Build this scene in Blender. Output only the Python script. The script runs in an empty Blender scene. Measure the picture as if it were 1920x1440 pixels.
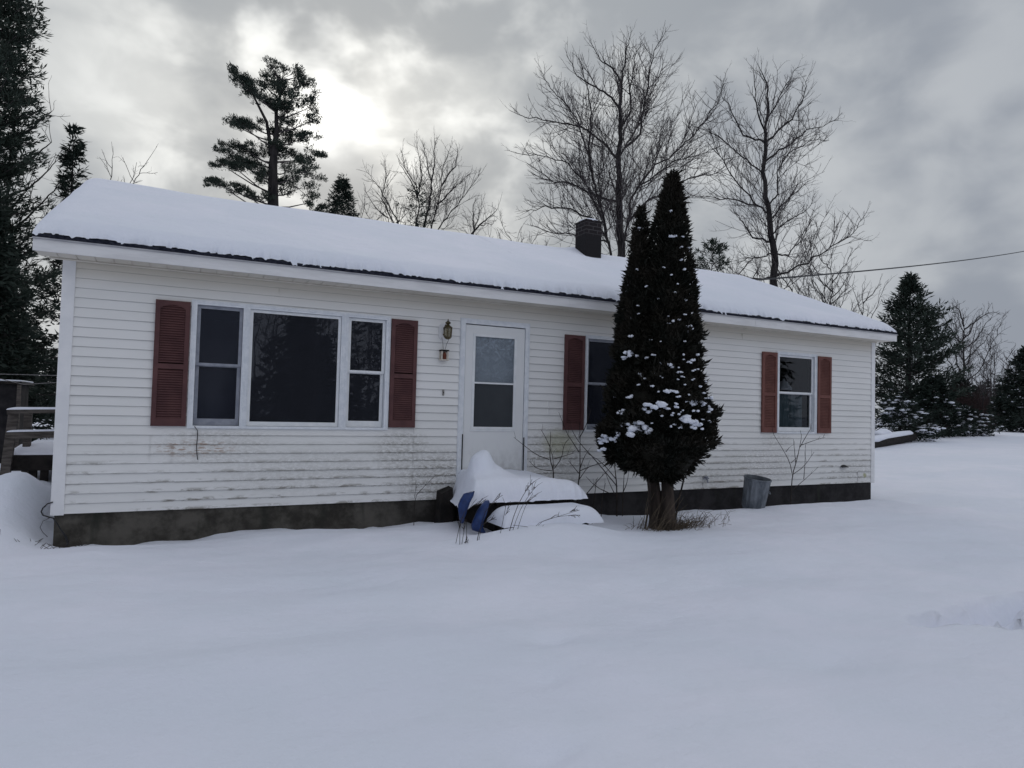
import bpy, math, random
import numpy as np
from mathutils import Matrix, Vector
PI = math.pi
scene = bpy.context.scene
C = scene.collection
R = math.radians

# ------------------------------------------------------------------ camera
F, CP = 1271.0, (1.0126, -8.2695, 1.1871)
yaw, pit, rol = .4668, .0367, .0257
cy, sy = math.cos(yaw), math.sin(yaw)
fw = Vector((sy*math.cos(pit), cy*math.cos(pit), math.sin(pit)))
r0 = Vector((cy, -sy, 0)); u0 = r0.cross(fw)
rt = r0*math.cos(rol) + u0*math.sin(rol)
up = -r0*math.sin(rol) + u0*math.cos(rol)
cam = bpy.data.cameras.new('camera'); co = bpy.data.objects.new('camera', cam); C.objects.link(co)
cam.sensor_width = 36; cam.lens = 36*F/1920; cam.clip_end = 2000; cam.clip_start = .05
co.matrix_world = Matrix(((rt.x, up.x, -fw.x, CP[0]), (rt.y, up.y, -fw.y, CP[1]), (rt.z, up.z, -fw.z, CP[2]), (0, 0, 0, 1)))
scene.camera = co

# ------------------------------------------------------------------ node helpers
def nt_new(name):
    m = bpy.data.materials.new(name); m.use_nodes = True
    t = m.node_tree; t.nodes.clear()
    return m, t
class N:
    """tiny wrapper for building node trees"""
    def __init__(s, t): s.t = t
    def node(s, typ, **kw):
        n = s.t.nodes.new(typ)
        for k, v in kw.items(): setattr(n, k, v)
        return n
    def put(s, sock, v):
        if isinstance(v, bpy.types.NodeSocket): s.t.links.new(v, sock)
        elif isinstance(v, (tuple, list)) and sock.type == 'RGBA' and len(v) == 3: sock.default_value = (*v, 1)
        else: sock.default_value = v
    def math(s, op, a, b=0.0, clamp=False):
        n = s.node('ShaderNodeMath', operation=op, use_clamp=clamp); s.put(n.inputs[0], a); s.put(n.inputs[1], b); return n.outputs[0]
    def vmath(s, op, a, b=(0, 0, 0), out=0):
        n = s.node('ShaderNodeVectorMath', operation=op); s.put(n.inputs[0], a); s.put(n.inputs[1], b); return n.outputs[out]
    def mix(s, f, a, b, bt='MIX'):
        n = s.node('ShaderNodeMix', data_type='RGBA', blend_type=bt); s.put(n.inputs[0], f); s.put(n.inputs[6], a); s.put(n.inputs[7], b); return n.outputs[2]
    def noise(s, vec, scale, detail=3, rough=.5, dist=0.0):
        n = s.node('ShaderNodeTexNoise'); s.put(n.inputs['Vector'], vec); n.inputs['Scale'].default_value = scale
        n.inputs['Detail'].default_value = detail; n.inputs['Roughness'].default_value = rough; n.inputs['Distortion'].default_value = dist
        return n.outputs['Fac']
    def ramp(s, f, a, b, lo=0.0, hi=1.0, smooth=True):
        n = s.node('ShaderNodeMapRange', interpolation_type='SMOOTHSTEP' if smooth else 'LINEAR'); n.clamp = True
        s.put(n.inputs[0], f); n.inputs[1].default_value = a; n.inputs[2].default_value = b; n.inputs[3].default_value = lo; n.inputs[4].default_value = hi
        return n.outputs[0]
    def obj(s): return s.node('ShaderNodeTexCoord').outputs['Object']
    def scale(s, v, k): return s.vmath('MULTIPLY', v, k)
    def sep(s, v):
        n = s.node('ShaderNodeSeparateXYZ'); s.put(n.inputs[0], v); return n.outputs
    def bsdf(s, base, rough=.6, spec=.3, bump=None, bstr=.3, bdist=.01, metal=0.0):
        b = s.node('ShaderNodeBsdfPrincipled'); s.put(b.inputs['Base Color'], base); s.put(b.inputs['Roughness'], rough)
        b.inputs['Specular IOR Level'].default_value = spec; b.inputs['Metallic'].default_value = metal
        if bump is not None:
            n = s.node('ShaderNodeBump'); n.inputs['Strength'].default_value = bstr; n.inputs['Distance'].default_value = bdist
            s.put(n.inputs['Height'], bump); s.t.links.new(n.outputs[0], b.inputs['Normal'])
        return b.outputs[0]
    def out(s, sh): 
        o = s.node('ShaderNodeOutputMaterial'); s.t.links.new(sh, o.inputs['Surface'])

def simple(name, a, b, scale=8.0, rough=.6, spec=.3, bstr=.3, bscale=None, stretch=(1, 1, 1), metal=0.0, bdist=.005, lo=.35, hi=.65):
    m, t = nt_new(name); n = N(t); v = n.scale(n.obj(), stretch)
    f = n.ramp(n.noise(v, scale, 5, .6), lo, hi)
    bump = n.noise(v, bscale or scale*4, 4, .6)
    n.out(n.bsdf(n.mix(f, a, b), rough, spec, bump, bstr, bdist, metal)); return m

def m_snow():
    m, t = nt_new('snow'); n = N(t); v = n.obj()
    f = n.ramp(n.noise(v, .35, 4, .5), .35, .65)
    f2 = n.ramp(n.noise(v, 2.2, 4, .55), .3, .7)
    col = n.mix(f, (.775, .805, .89), (.845, .855, .935))
    col = n.mix(n.math('MULTIPLY', f2, .4), col, (.74, .79, .855))
    h = n.math('ADD', n.math('MULTIPLY', n.noise(n.scale(v, (1, 1.6, 1)), 3.2, 5, .55), 1.6), n.math('ADD', n.math('MULTIPLY', n.noise(v, 14, 4, .6), .36), n.math('MULTIPLY', n.noise(v, 60, 4, .75), .22)))
    n.out(n.bsdf(col, .7, .15, h, .55, .03)); return m

def m_siding():
    m, t = nt_new('vinyl_siding'); n = N(t); v = n.obj(); X, Y, Z = n.sep(v)
    base = n.mix(n.ramp(n.noise(n.scale(v, (.5, 1, 1.2)), 1.3, 4), .3, .7), (.735, .735, .72), (.79, .785, .775))
    # every second course a hair different, warm tint high under the soffit
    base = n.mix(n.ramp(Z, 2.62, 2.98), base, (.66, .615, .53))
    # dirt lying along the lips of the courses, low on the wall
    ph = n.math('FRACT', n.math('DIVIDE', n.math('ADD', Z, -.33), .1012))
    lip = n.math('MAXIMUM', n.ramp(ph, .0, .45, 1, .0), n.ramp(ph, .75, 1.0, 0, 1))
    low = n.ramp(Z, 1.35, .45)
    st = n.ramp(n.noise(n.scale(v, (2.6, 1, 9)), 1.6, 6, .72, .4), .46, .60)
    big = n.ramp(n.noise(n.scale(v, (.9, 1, .6)), 1.1, 3), .42, .56)
    d1 = n.math('MULTIPLY', n.math('MULTIPLY', st, lip), n.math('MULTIPLY', low, big))
    # door-side and under-window patches of mildew
    def spot(x, z, sx, sz, k):
        dx = n.math('DIVIDE', n.math('SUBTRACT', X, x), sx); dz = n.math('DIVIDE', n.math('SUBTRACT', Z, z+.33), sz)
        rr = n.math('ADD', n.math('MULTIPLY', dx, dx), n.math('MULTIPLY', dz, dz))
        return n.math('MULTIPLY', n.ramp(rr, 1.0, .0), k)
    sp = spot(4.15, .25, .75, .5, 1.0)
    for a in ((3.65, .6, .5, .4, .8), (5.9, .55, .7, .5, .9), (5.7, .3, .8, .45, .8), (1.5, .68, .8, .3, .55), (9.9, .35, 1.2, .4, .6), (8.7, .1, .6, .3, .7), (12.3, .2, .7, .35, .6), (10.2, .75, .5, .2, .5), (2.4, .4, 1.2, .35, .45)):
        sp = n.math('MAXIMUM', sp, spot(*a))
    fine = n.ramp(n.noise(n.scale(v, (7, 1, 16)), 2.4, 6, .75), .40, .58)
    d2 = n.math('MULTIPLY', n.math('MULTIPLY', sp, fine), n.math('ADD', n.math('MULTIPLY', lip, .55), .45))
    lip_shade = n.math('MULTIPLY', n.ramp(ph, .925, .985), n.math('ADD', n.math('MULTIPLY', n.noise(n.scale(v, (1.5, 1, 2)), 2.0, 3), .5), n.ramp(Z, 2.6, .5, .18, .55)))  # shade under each course lip, painted in as a dark line
    base = n.mix(lip_shade, base, (.16, .155, .15))
    base = n.mix(n.math('MULTIPLY', low, .16), base, (.70, .72, .74))
    base = n.mix(n.math('MULTIPLY', n.math('MAXIMUM', d1, d2), .92), base, (.22, .205, .175))
    g = n.math('MULTIPLY', n.math('MAXIMUM', spot(5.95, .72, .35, .25, .7), spot(12.5, .13, .06, .06, 1.3)), .8, True)
    base = n.mix(g, base, (.40, .40, .25))
    rust = n.math('MULTIPLY', spot(1.3, .66, .5, .12, .8), n.ramp(n.noise(n.scale(v, (5, 1, 20)), 2, 4, .6), .5, .6))
    base = n.mix(rust, base, (.33, .22, .16))
    n.out(n.bsdf(base, .5, .3, n.noise(n.scale(v, (1, 1, 5)), 9, 4), .12, .004)); return m

def m_foundation():
    m, t = nt_new('foundation_concrete'); n = N(t); v = n.obj(); X, Y, Z = n.sep(v)
    f = n.ramp(n.noise(v, 2.6, 7, .7), .36, .64)
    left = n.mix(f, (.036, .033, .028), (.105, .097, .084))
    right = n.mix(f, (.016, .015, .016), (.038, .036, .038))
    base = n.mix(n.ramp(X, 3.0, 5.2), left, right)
    base = n.mix(n.ramp(n.noise(n.scale(v, (3, 1, .6)), 1.4, 4), .55, .75), base, (.03, .032, .026))
    n.out(n.bsdf(base, .85, .2, n.noise(v, 24, 6, .7), .6, .012)); return m

def m_glass(name, tint, rough=.01, body=.0, bodycol=(.03, .03, .04), gl=(.52, .55, .62)):
    m, t = nt_new(name); n = N(t)
    tr = n.node('ShaderNodeBsdfTransparent'); tr.inputs[0].default_value = (*tint, 1)
    inner = tr.outputs[0]
    if body > 0:
        d = n.node('ShaderNodeBsdfDiffuse'); v = n.obj()
        n.put(d.inputs[0], n.mix(n.noise(v, 6, 5, .6), bodycol, tuple(c*.72 for c in bodycol)))
        mm = n.node('ShaderNodeMixShader'); mm.inputs[0].default_value = body
        t.links.new(tr.outputs[0], mm.inputs[1]); t.links.new(d.outputs[0], mm.inputs[2]); inner = mm.outputs[0]
    g = n.node('ShaderNodeBsdfGlossy'); g.inputs['Roughness'].default_value = rough; g.inputs[0].default_value = (*gl, 1)
    bp = n.node('ShaderNodeBump'); bp.inputs['Strength'].default_value = .05; bp.inputs['Distance'].default_value = .02
    n.put(bp.inputs['Height'], n.noise(n.obj(), 1.8, 2)); t.links.new(bp.outputs[0], g.inputs['Normal'])
    fr = n.node('ShaderNodeFresnel'); fr.inputs[0].default_value = 1.55
    mx = n.node('ShaderNodeMixShader'); t.links.new(fr.outputs[0], mx.inputs[0]); t.links.new(inner, mx.inputs[1]); t.links.new(g.outputs[0], mx.inputs[2])
    n.out(mx.outputs[0]); return m

def m_frost():
    m, t = nt_new('frosted_pane'); n = N(t); v = n.obj(); X, Y, Z = n.sep(v)
    f = n.ramp(n.noise(v, 11, 6, .62, 1.6), .36, .68); top = n.ramp(Z, 2.1, 2.5)
    fr = n.math('ADD', n.math('MULTIPLY', f, n.math('ADD', n.math('MULTIPLY', top, .30), .10)), .36)
    tr = n.node('ShaderNodeBsdfTransparent'); tr.inputs[0].default_value = (.82, .86, .88, 1)
    d = n.node('ShaderNodeBsdfDiffuse'); n.put(d.inputs[0], n.mix(f, (.31, .365, .43), (.38, .435, .50)))
    a = n.node('ShaderNodeMixShader'); n.put(a.inputs[0], fr); t.links.new(tr.outputs[0], a.inputs[1]); t.links.new(d.outputs[0], a.inputs[2])
    g = n.node('ShaderNodeBsdfGlossy'); g.inputs['Roughness'].default_value = .25; g.inputs[0].default_value = (.6, .62, .65, 1)
    b = n.node('ShaderNodeMixShader'); b.inputs[0].default_value = .05; t.links.new(a.outputs[0], b.inputs[1]); t.links.new(g.outputs[0], b.inputs[2])
    n.out(b.outputs[0]); return m

def m_brick():
    m, t = nt_new('chimney_brick'); n = N(t); v = n.obj(); X, Y, Z = n.sep(v)
    c = n.node('ShaderNodeCombineXYZ'); n.put(c.inputs[0], n.math('ADD', X, Y)); n.put(c.inputs[1], Z)
    b = n.node('ShaderNodeTexBrick'); n.put(b.inputs['Vector'], c.outputs[0])
    b.inputs['Color1'].default_value = (.028, .022, .023, 1); b.inputs['Color2'].default_value = (.020, .017, .019, 1); b.inputs['Mortar'].default_value = (.065, .062, .064, 1)
    b.inputs['Scale'].default_value = 1; b.inputs['Brick Width'].default_value = .2; b.inputs['Row Height'].default_value = .075; b.inputs['Mortar Size'].default_value = .008
    soot = n.ramp(Z, 4.95, 5.08, .0, 1)
    col = n.mix(soot, (.018, .017, .019), b.outputs['Color'])
    n.out(n.bsdf(col, .9, .2, b.outputs['Fac'], .5, -.006)); return m

def m_foliage(name, a, b, sc=1.5):
    m, t = nt_new(name); n = N(t); v = n.obj()
    f = n.ramp(n.noise(v, sc, 4, .6), .35, .65)
    n.out(n.bsdf(n.mix(f, a, b), .7, .15)); return m

def m_door():
    m, t = nt_new('painted_door'); n = N(t); v = n.obj(); X, Y, Z = n.sep(v)
    base = n.mix(n.noise(v, 3, 4), (.70, .71, .72), (.76, .77, .77))
    low = n.ramp(Z, 1.15, .62)
    dirt = n.math('MULTIPLY', low, n.ramp(n.noise(n.scale(v, (1.5, 1, 1)), 3.5, 6, .68), .38, .70))
    base = n.mix(n.math('MULTIPLY', dirt, .6), base, (.30, .29, .28))
    n.out(n.bsdf(base, .42, .35, n.noise(v, 30, 3), .05, .003)); return m

def m_bark(name, a, b, sc=6):
    return simple(name, a, b, sc, .9, .15, .7, sc*3, (1, 1, .25), bdist=.02)

M = dict(
 snow=m_snow(), siding=m_siding(), foundation=m_foundation(), brick=m_brick(), door=m_door(),
 trim=simple('white_trim', (.74, .745, .76), (.80, .80, .81), 5, .45, .35, .08),
 casing=simple('window_casing', (.66, .69, .73), (.76, .78, .81), 14, .45, .35, .15),
 sash=simple('white_sash', (.70, .72, .74), (.78, .79, .80), 9, .4, .4, .1),
 alum=simple('dull_aluminium', (.22, .235, .28), (.29, .305, .35), 12, .45, .4, .1),
 soffit=simple('beige_soffit', (.60, .56, .49), (.67, .63, .56), 3, .6, .25, .1),
 fascia=simple('fascia_metal', (.66, .655, .66), (.76, .755, .76), 2, .45, .35, .12, stretch=(1, 1, 6)),
 drip=simple('drip_edge_shade', (.30, .30, .33), (.42, .42, .44), 6, .4, .4, .1),
 shingle=simple('dark_shingle', (.008, .010, .02), (.03, .032, .045), 30, .9, .15, .5),
 shutter=simple('red_brown_shutter', (.082, .036, .037), (.112, .050, .049), 4, .6, .25, .15),
 shutter2=simple('faded_shutter', (.135, .055, .047), (.178, .076, .063), 4, .65, .2, .15),
 louver_back=simple('louver_gap', (.018, .008, .007), (.03, .012, .01), 4, .8, .1, .1),
 clear=m_glass('clear_glass', (.86, .88, .89), .015), glass=m_glass('window_glass', (.60, .61, .64), .015, .42, (.055, .059, .073)),
 screen=m_glass('screened_glass', (.40, .41, .45), .09, .85, (.024, .027, .038), (.32, .34, .40)),
 frost=m_frost(), doorscreen=m_glass('door_screen', (.45, .46, .48), .09, .8, (.075, .082, .09), (.36, .38, .42)),
 dark=simple('dark_room', (.03, .03, .034), (.05, .05, .054), 1, .9, .1, .1),
 curtain=simple('teal_curtain', (.085, .120, .138), (.125, .165, .185), 9, .9, .1, .5, stretch=(6, 1, .4)),
 brass=simple('aged_brass', (.05, .040, .022), (.12, .095, .045), 25, .45, .5, .3, metal=.6),
 black_iron=simple('black_metal', (.012, .012, .013), (.03, .028, .027), 20, .5, .4, .2),
 rubber=simple('black_cable', (.012, .012, .014), (.025, .025, .028), 20, .5, .3, .1),
 lampglass=m_glass('lamp_glass', (.75, .72, .62), .1, .25, (.5, .45, .33)),
 cream=simple('cream_paint', (.52, .47, .40), (.64, .60, .53), 20, .6, .3, .2),
 rust=simple('rust_red', (.11, .035, .022), (.18, .06, .035), 25, .7, .2, .3),
 galv=simple('galvanised_steel', (.09, .105, .122), (.20, .22, .245), 9, .5, .45, .2, stretch=(1, 1, .4), metal=.35),
 wood=simple('weathered_wood', (.055, .048, .043), (.12, .105, .095), 5, .85, .2, .5, 20, (1, 1, 6)),
 darkwood=simple('wet_dark_wood_and_shade', (.011, .010, .010), (.026, .022, .020), 6, .85, .2, .5),
 blue=simple('blue_plastic', (.006, .022, .095), (.012, .042, .16), 11, .45, .4, .2),
 barkd=m_bark('dark_bark', (.016, .015, .017), (.042, .038, .038)),
 barkg=m_bark('grey_bark', (.03, .028, .03), (.075, .068, .066)),
 barkr=m_bark('cedar_bark', (.030, .024, .021), (.075, .058, .049), 9),
 twig=simple('fine_twigs', (.055, .050, .053), (.10, .088, .09), 3, .9, .1, .1),
 twigr=simple('reddish_twigs', (.030, .020, .020), (.048, .032, .032), 3, .9, .1, .1),
 sapling=simple('sapling_bark', (.022, .018, .016), (.05, .04, .035), 6, .8, .2, .2),
 straw=simple('dry_stalk', (.11, .075, .045), (.2, .145, .09), 8, .9, .1, .1),
 spruce=m_foliage('spruce_needles', (.014, .022, .018), (.03, .042, .034)),
 pine=m_foliage('pine_needles', (.02, .03, .024), (.045, .06, .048)),
 cedar=m_foliage('cedar_scales', (.010, .012, .009), (.024, .021, .016), 3.5),
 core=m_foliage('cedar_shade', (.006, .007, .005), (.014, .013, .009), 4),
)

# ------------------------------------------------------------------ object helpers
class MB:
    def __init__(s): s.v = []; s.f = []; s.sm = False
    def add(s, vs, fs):
        o = len(s.v); s.v.extend(tuple(map(float, q)) for q in vs); s.f.extend(tuple(i+o for i in q) for q in fs); return s
    def box(s, x0, x1, y0, y1, z0, z1):
        return s.add([(x0, y0, z0), (x1, y0, z0), (x1, y1, z0), (x0, y1, z0), (x0, y0, z1), (x1, y0, z1), (x1, y1, z1), (x0, y1, z1)],
                     [(0, 3, 2, 1), (4, 5, 6, 7), (0, 1, 5, 4), (1, 2, 6, 5), (2, 3, 7, 6), (3, 0, 4, 7)])
    def frame(s, x0, x1, z0, z1, w, y0, y1, wb=None, wt=None):
        wb = wb or w; wt = wt or w
        s.box(x0, x0+w, y0, y1, z0, z1); s.box(x1-w, x1, y0, y1, z0, z1)
        s.box(x0+w, x1-w, y0, y1, z0, z0+wb); s.box(x0+w, x1-w, y0, y1, z1-wt, z1); return s
    def tube(s, pts, rad, sides=6, cap=True):
        P = [Vector(p) for p in pts]; n = len(P)
        if not hasattr(rad, '__len__'): rad = [rad]*n
        vs = []; ref = Vector((.31, .87, .37))
        for i in range(n):
            d = (P[min(i+1, n-1)]-P[max(i-1, 0)])
            if d.length < 1e-9: d = Vector((0, 0, 1))
            d.normalize(); a = d.cross(ref)
            if a.length < .05: a = d.cross(Vector((1, 0, 0)))
            a.normalize(); b = d.cross(a)
            for k in range(sides):
                t = 2*PI*k/sides; vs.append(P[i]+(a*math.cos(t)+b*math.sin(t))*rad[i])
        fs = []
        for i in range(n-1):
            for k in range(sides):
                k2 = (k+1) % sides; fs.append((i*sides+k, i*sides+k2, (i+1)*sides+k2, (i+1)*sides+k))
        if cap: fs.append(tuple(range(sides))[::-1]); fs.append(tuple((n-1)*sides+k for k in range(sides)))
        return s.add(vs, fs)
    def lathe(s, cx, cy_, prof, sides=20, tilt=None, squash=1.0):
        vs = []
        for r, z in prof:
            for k in range(sides):
                t = 2*PI*k/sides; q = Vector((r*math.cos(t), r*math.sin(t)*squash, z))
                if tilt: q = tilt @ q
                vs.append(Vector((cx, cy_, 0))+q)
        fs = []
        for i in range(len(prof)-1):
            for k in range(sides):
                k2 = (k+1) % sides; fs.append((i*sides+k, i*sides+k2, (i+1)*sides+k2, (i+1)*sides+k))
        return s.add(vs, fs)
    def build(s, name, mat, parent=None, loc=None, smooth=False):
        root = parent
        while root is not None and root.parent is not None: root = root.parent
        o3 = Vector(root.location) if root is not None else Vector(loc or (0, 0, 0))
        me = bpy.data.meshes.new(name)
        me.from_pydata([(x-o3.x, y-o3.y, z-o3.z) for x, y, z in s.v], [], s.f)
        me.materials.append(M[mat] if isinstance(mat, str) else mat)
        if smooth: me.polygons.foreach_set('use_smooth', [True]*len(me.polygons))
        me.update()
        o = bpy.data.objects.new(name, me); C.objects.link(o)
        if parent is not None: o.parent = parent
        else: o.location = o3
        return o
def bevel(o, w=.006, seg=2):
    m = o.modifiers.new('bevel', 'BEVEL'); m.width = w; m.segments = seg; m.limit_method = 'ANGLE'; m.angle_limit = R(40); return o
def tag(o, label, cat, group=None):
    o['label'] = label; o['category'] = cat
    if group: o['group'] = group
    return o
def empty(name, loc, label, cat, group=None):
    o = bpy.data.objects.new(name, None); o.location = loc; o.empty_display_size = .2; C.objects.link(o); return tag(o, label, cat, group)

# value noise for terrain / snow
def vnoise(x, y, seed=0):
    xi = np.floor(x).astype(np.int64); yi = np.floor(y).astype(np.int64); fx = x-xi; fy = y-yi
    fx = fx*fx*(3-2*fx); fy = fy*fy*(3-2*fy)
    def h(a, b):
        n = (a*374761393+b*668265263+seed*974634777) & 0x7fffffff
        n = ((n ^ (n >> 13))*1274126177) & 0x7fffffff
        return ((n ^ (n >> 16)) & 0xffff)/65535.0
    return (h(xi, yi)*(1-fx)+h(xi+1, yi)*fx)*(1-fy)+(h(xi, yi+1)*(1-fx)+h(xi+1, yi+1)*fx)*fy-.5
def sstep(a, b, x):
    t = np.clip((x-a)/(b-a), 0, 1); return t*t*(3-2*t)
def gauss(x, y, cx, cy_, sx, sy_): return np.exp(-((x-cx)/sx)**2-((y-cy_)/sy_)**2)

def ground(x, y):
    x = np.asarray(x, float); y = np.asarray(y, float)
    z = -.245-.085*sstep(-1.2, -5.5, y)
    nearwall = (1-sstep(12.6, 13.4, x))*sstep(-.3, .1, x)
    z = z-.075*np.exp(-(np.minimum(y, 0)/.32)**2)*nearwall*sstep(-.9, -.2, y)
    z = z+.08*vnoise(x*.5, y*.75, 1)+.065*vnoise(x*.95+.3*y, y*1.9, 2)+.022*vnoise(x*2.1, y*4.2, 3)+.008*vnoise(x*6, y*8.0, 4)
    z = z+(.035*vnoise(x*3.1, y*3, 7)+.022*vnoise(x*8.5, y*6, 8))*np.exp(-(np.minimum(y, 0)/.30)**2)*sstep(-.9, -.1, y)*sstep(-.3, .1, x)*(1-sstep(12.6, 13.4, x))
    z = z+.037*(np.clip(x-12.9, 0, 24))*sstep(-6, 1.5, y)+.012*np.clip(x-12.9, 0, 40)*(1-sstep(-6, 1.5, y))
    left = (1-sstep(-.55, -.02, x))
    z = z+left*(.40*sstep(-.9, 1.3, y)-.16*sstep(1.6, 3.0, y))
    z = z+.16*gauss(x, y, -.60, 1.55, .30, .5)-.04*gauss(x, y, -1.2, 1.4, .5, .7)
    z = z-.05*gauss(x, y, 6.74, -1.3, .5, .4)+.05*gauss(x, y, 7.9, -1.2, .6, .5)
    z = z+.20*gauss(x, y, 4.85, -1.76, .95, .36)+.03*gauss(x, y, 3.2, -1.0, 1.2, .4)
    z = z+.035*gauss(x, y, 12.0, -.5, 1.6, .25)
    # old, half-filled footprints and dimples
    fp = np.zeros_like(z)
    for (a, b_, sx, sy2) in ((6.35, -5.02, .22, .10), (6.75, -5.06, .26, .12), (7.15, -5.02, .24, .15), (7.55, -4.98, .3, .14), (8.0, -4.95, .3, .12), (6.95, -5.28, .20, .11)):
        r_ = ((x-a)/sx)**2+((y-b_)/sy2)**2+.5*vnoise(x*5, y*5, 6); fp = np.maximum(fp, sstep(1.7, .15, r_))
    z = z-.23*fp
    for (a, b, sx, d) in ((3.35, -4.3, .16, .03), (2.6, -5.55, .13, .035), (.75, -5.2, .16, .03), (1.75, -5.45, .18, .02), (3.0, -4.85, .13, .02), (4.8, -5.3, .2, .02)):
        z = z-1.8*d*gauss(x, y, a, b, sx*1.2, sx*.7)
    inside = (x > .05)*(x < 12.7)*(y > .05)*(y < 6.9)
    return np.where(inside, -.42, z)
def gz(x, y): return float(ground(np.array([x]), np.array([y]))[0])

def axis(lo, hi, step, far, g=1.13):
    a = list(np.arange(lo, hi+1e-6, step)); s = step; v = a[-1]
    while v < far: s *= g; v += s; a.append(v)
    s = step; v = lo; b = []
    while v > -far: s *= g; v -= s; b.append(v)
    return np.array(b[::-1]+a)
def grid_mesh(name, X, Y, Z, mat, loc=(0, 0, 0), parent=None, smooth=True):
    ny, nx = X.shape; me = bpy.data.meshes.new(name)
    root = parent.location if parent is not None else Vector(loc)
    V = np.stack([X-root[0], Y-root[1], Z-root[2]], -1).reshape(-1, 3)
    idx = np.arange(nx*ny).reshape(ny, nx)
    q = np.stack([idx[:-1, :-1], idx[:-1, 1:], idx[1:, 1:], idx[1:, :-1]], -1).reshape(-1, 4)
    me.vertices.add(len(V)); me.vertices.foreach_set('co', V.ravel())
    me.loops.add(len(q)*4); me.loops.foreach_set('vertex_index', q.ravel())
    me.polygons.add(len(q)); me.polygons.foreach_set('loop_start', np.arange(len(q))*4); me.polygons.foreach_set('loop_total', np.full(len(q), 4))
    me.materials.append(M[mat]); me.update(); me.validate()
    if smooth: me.polygons.foreach_set('use_smooth', [True]*len(me.polygons))
    o = bpy.data.objects.new(name, me); C.objects.link(o)
    if parent is not None: o.parent = parent
    else: o.location = loc
    return o

xs = axis(-2.6, 14, .058, 700); ys = axis(-6.6, 1.8, .05, 700)
GX, GY = np.meshgrid(xs, ys)
g_ = grid_mesh('snowy_ground', GX, GY, ground(GX, GY), 'snow'); g_['kind'] = 'structure'

# ------------------------------------------------------------------ the house
L, RIDGE, YB = 12.74, 3.487, 6.97
house = empty('house', (0, 0, -.33), 'long single-storey white vinyl-sided house with snow-covered roof and red-brown shutters', 'house')
OPEN = [(1.19, 3.45, .885, 2.305), (4.39, 5.425, .19, 2.37), (6.335, 7.325, .888, 2.286), (10.2, 11.19, .888, 2.286)]

def siding_front():
    b = MB(); H = 2.64; k = 0; st = .1012; rnd = random.Random(3)
    z = 0.0
    while z < H-1e-6:
        zt = min(z+st, H); lip = .019 if k % 2 == 0 else .0155
        cuts = sorted({z, zt, *[c for o in OPEN for c in o[2:] if z < c < zt]})
        for a, c in zip(cuts[:-1], cuts[1:]):
            mid = (a+c)/2; iv = [(.0, L)]
            for (x0, x1, z0, z1) in OPEN:
                if z0 < mid < z1:
                    iv = [s for (p, q) in iv for s in ((p, min(q, x0)), (max(p, x1), q)) if s[1]-s[0] > 1e-4]
            for (p, q) in iv:
                n = max(1, int((q-p)/.9)); X = [p+(q-p)*i/n for i in range(n+1)]
                def yy(zz): return -.003-(lip)*(1-(zz-z)/(zt-z))
                for x0, x1 in zip(X[:-1], X[1:]):
                    j = 0
                    vs = [(x0, yy(a), a), (x1, yy(a), a), (x1, yy(c), c), (x0, yy(c), c)]
                    b.add(vs, [(0, 1, 2, 3)])
                    if abs(a-z) < 1e-6: b.add([(x0, .004, a), (x1, .004, a), (x1, yy(a), a), (x0, yy(a), a)], [(0, 1, 2, 3)])
        z = zt; k += 1
    # vertical overlap seams of the panels
    for x, z0, n in ((.84, .5, 3), (3.79, .1, 8), (8.6, .05, 2), (1.05, .5, 2), (2.1, 2.39, 1), (9.4, 2.42, 1), (12.3, .0, 2), (8.05, 1.3, 2), (5.75, 1.1, 2)):
        zz = round(z0/st)*st
        b.box(x, x+.004, -.0235, -.006, zz+.004, zz+st*n-.004)
    return b
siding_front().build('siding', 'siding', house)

def gable(x, sgn):
    b = MB(); st = .1012; z = 0
    while z < 4.15:
        zt = z+st
        def yr(zz):
            if zz < 2.62: return 0.0, YB
            t = (zz-2.62)/(4.28-2.62); return RIDGE*t, YB-(YB-RIDGE)*t
        a0, a1 = yr(z); c0, c1 = yr(zt); xo = x+sgn*.016; xi = x+sgn*.003
        if a1-a0 > .05: b.add([(xo, a0, z), (xo, a1, z), (xi, c1, zt), (xi, c0, zt), (x, a0, z), (x, a1, z)], [(0, 1, 2, 3), (0, 4, 5, 1)])
        z = zt
    return b
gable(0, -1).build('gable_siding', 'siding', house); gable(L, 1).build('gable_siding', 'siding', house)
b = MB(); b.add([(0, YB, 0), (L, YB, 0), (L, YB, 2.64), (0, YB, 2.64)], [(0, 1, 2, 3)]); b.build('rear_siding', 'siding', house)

for x0, x1 in ((-.02, .095), (L-.075, L+.02)):
    b = MB(); b.box(x0, x1, -.026, -.002, -.012, 2.618); xx = (-.021, 0) if x0 < 1 else (L, L+.021)
    b.box(xx[0], xx[1], -.0015, .09, -.012, 2.618); b.build('corner_trim', 'trim', house)
b = MB(); b.box(.012, L-.03, .012, YB-.02, -.9, -.004); b.build('foundation', 'foundation', house)

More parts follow.
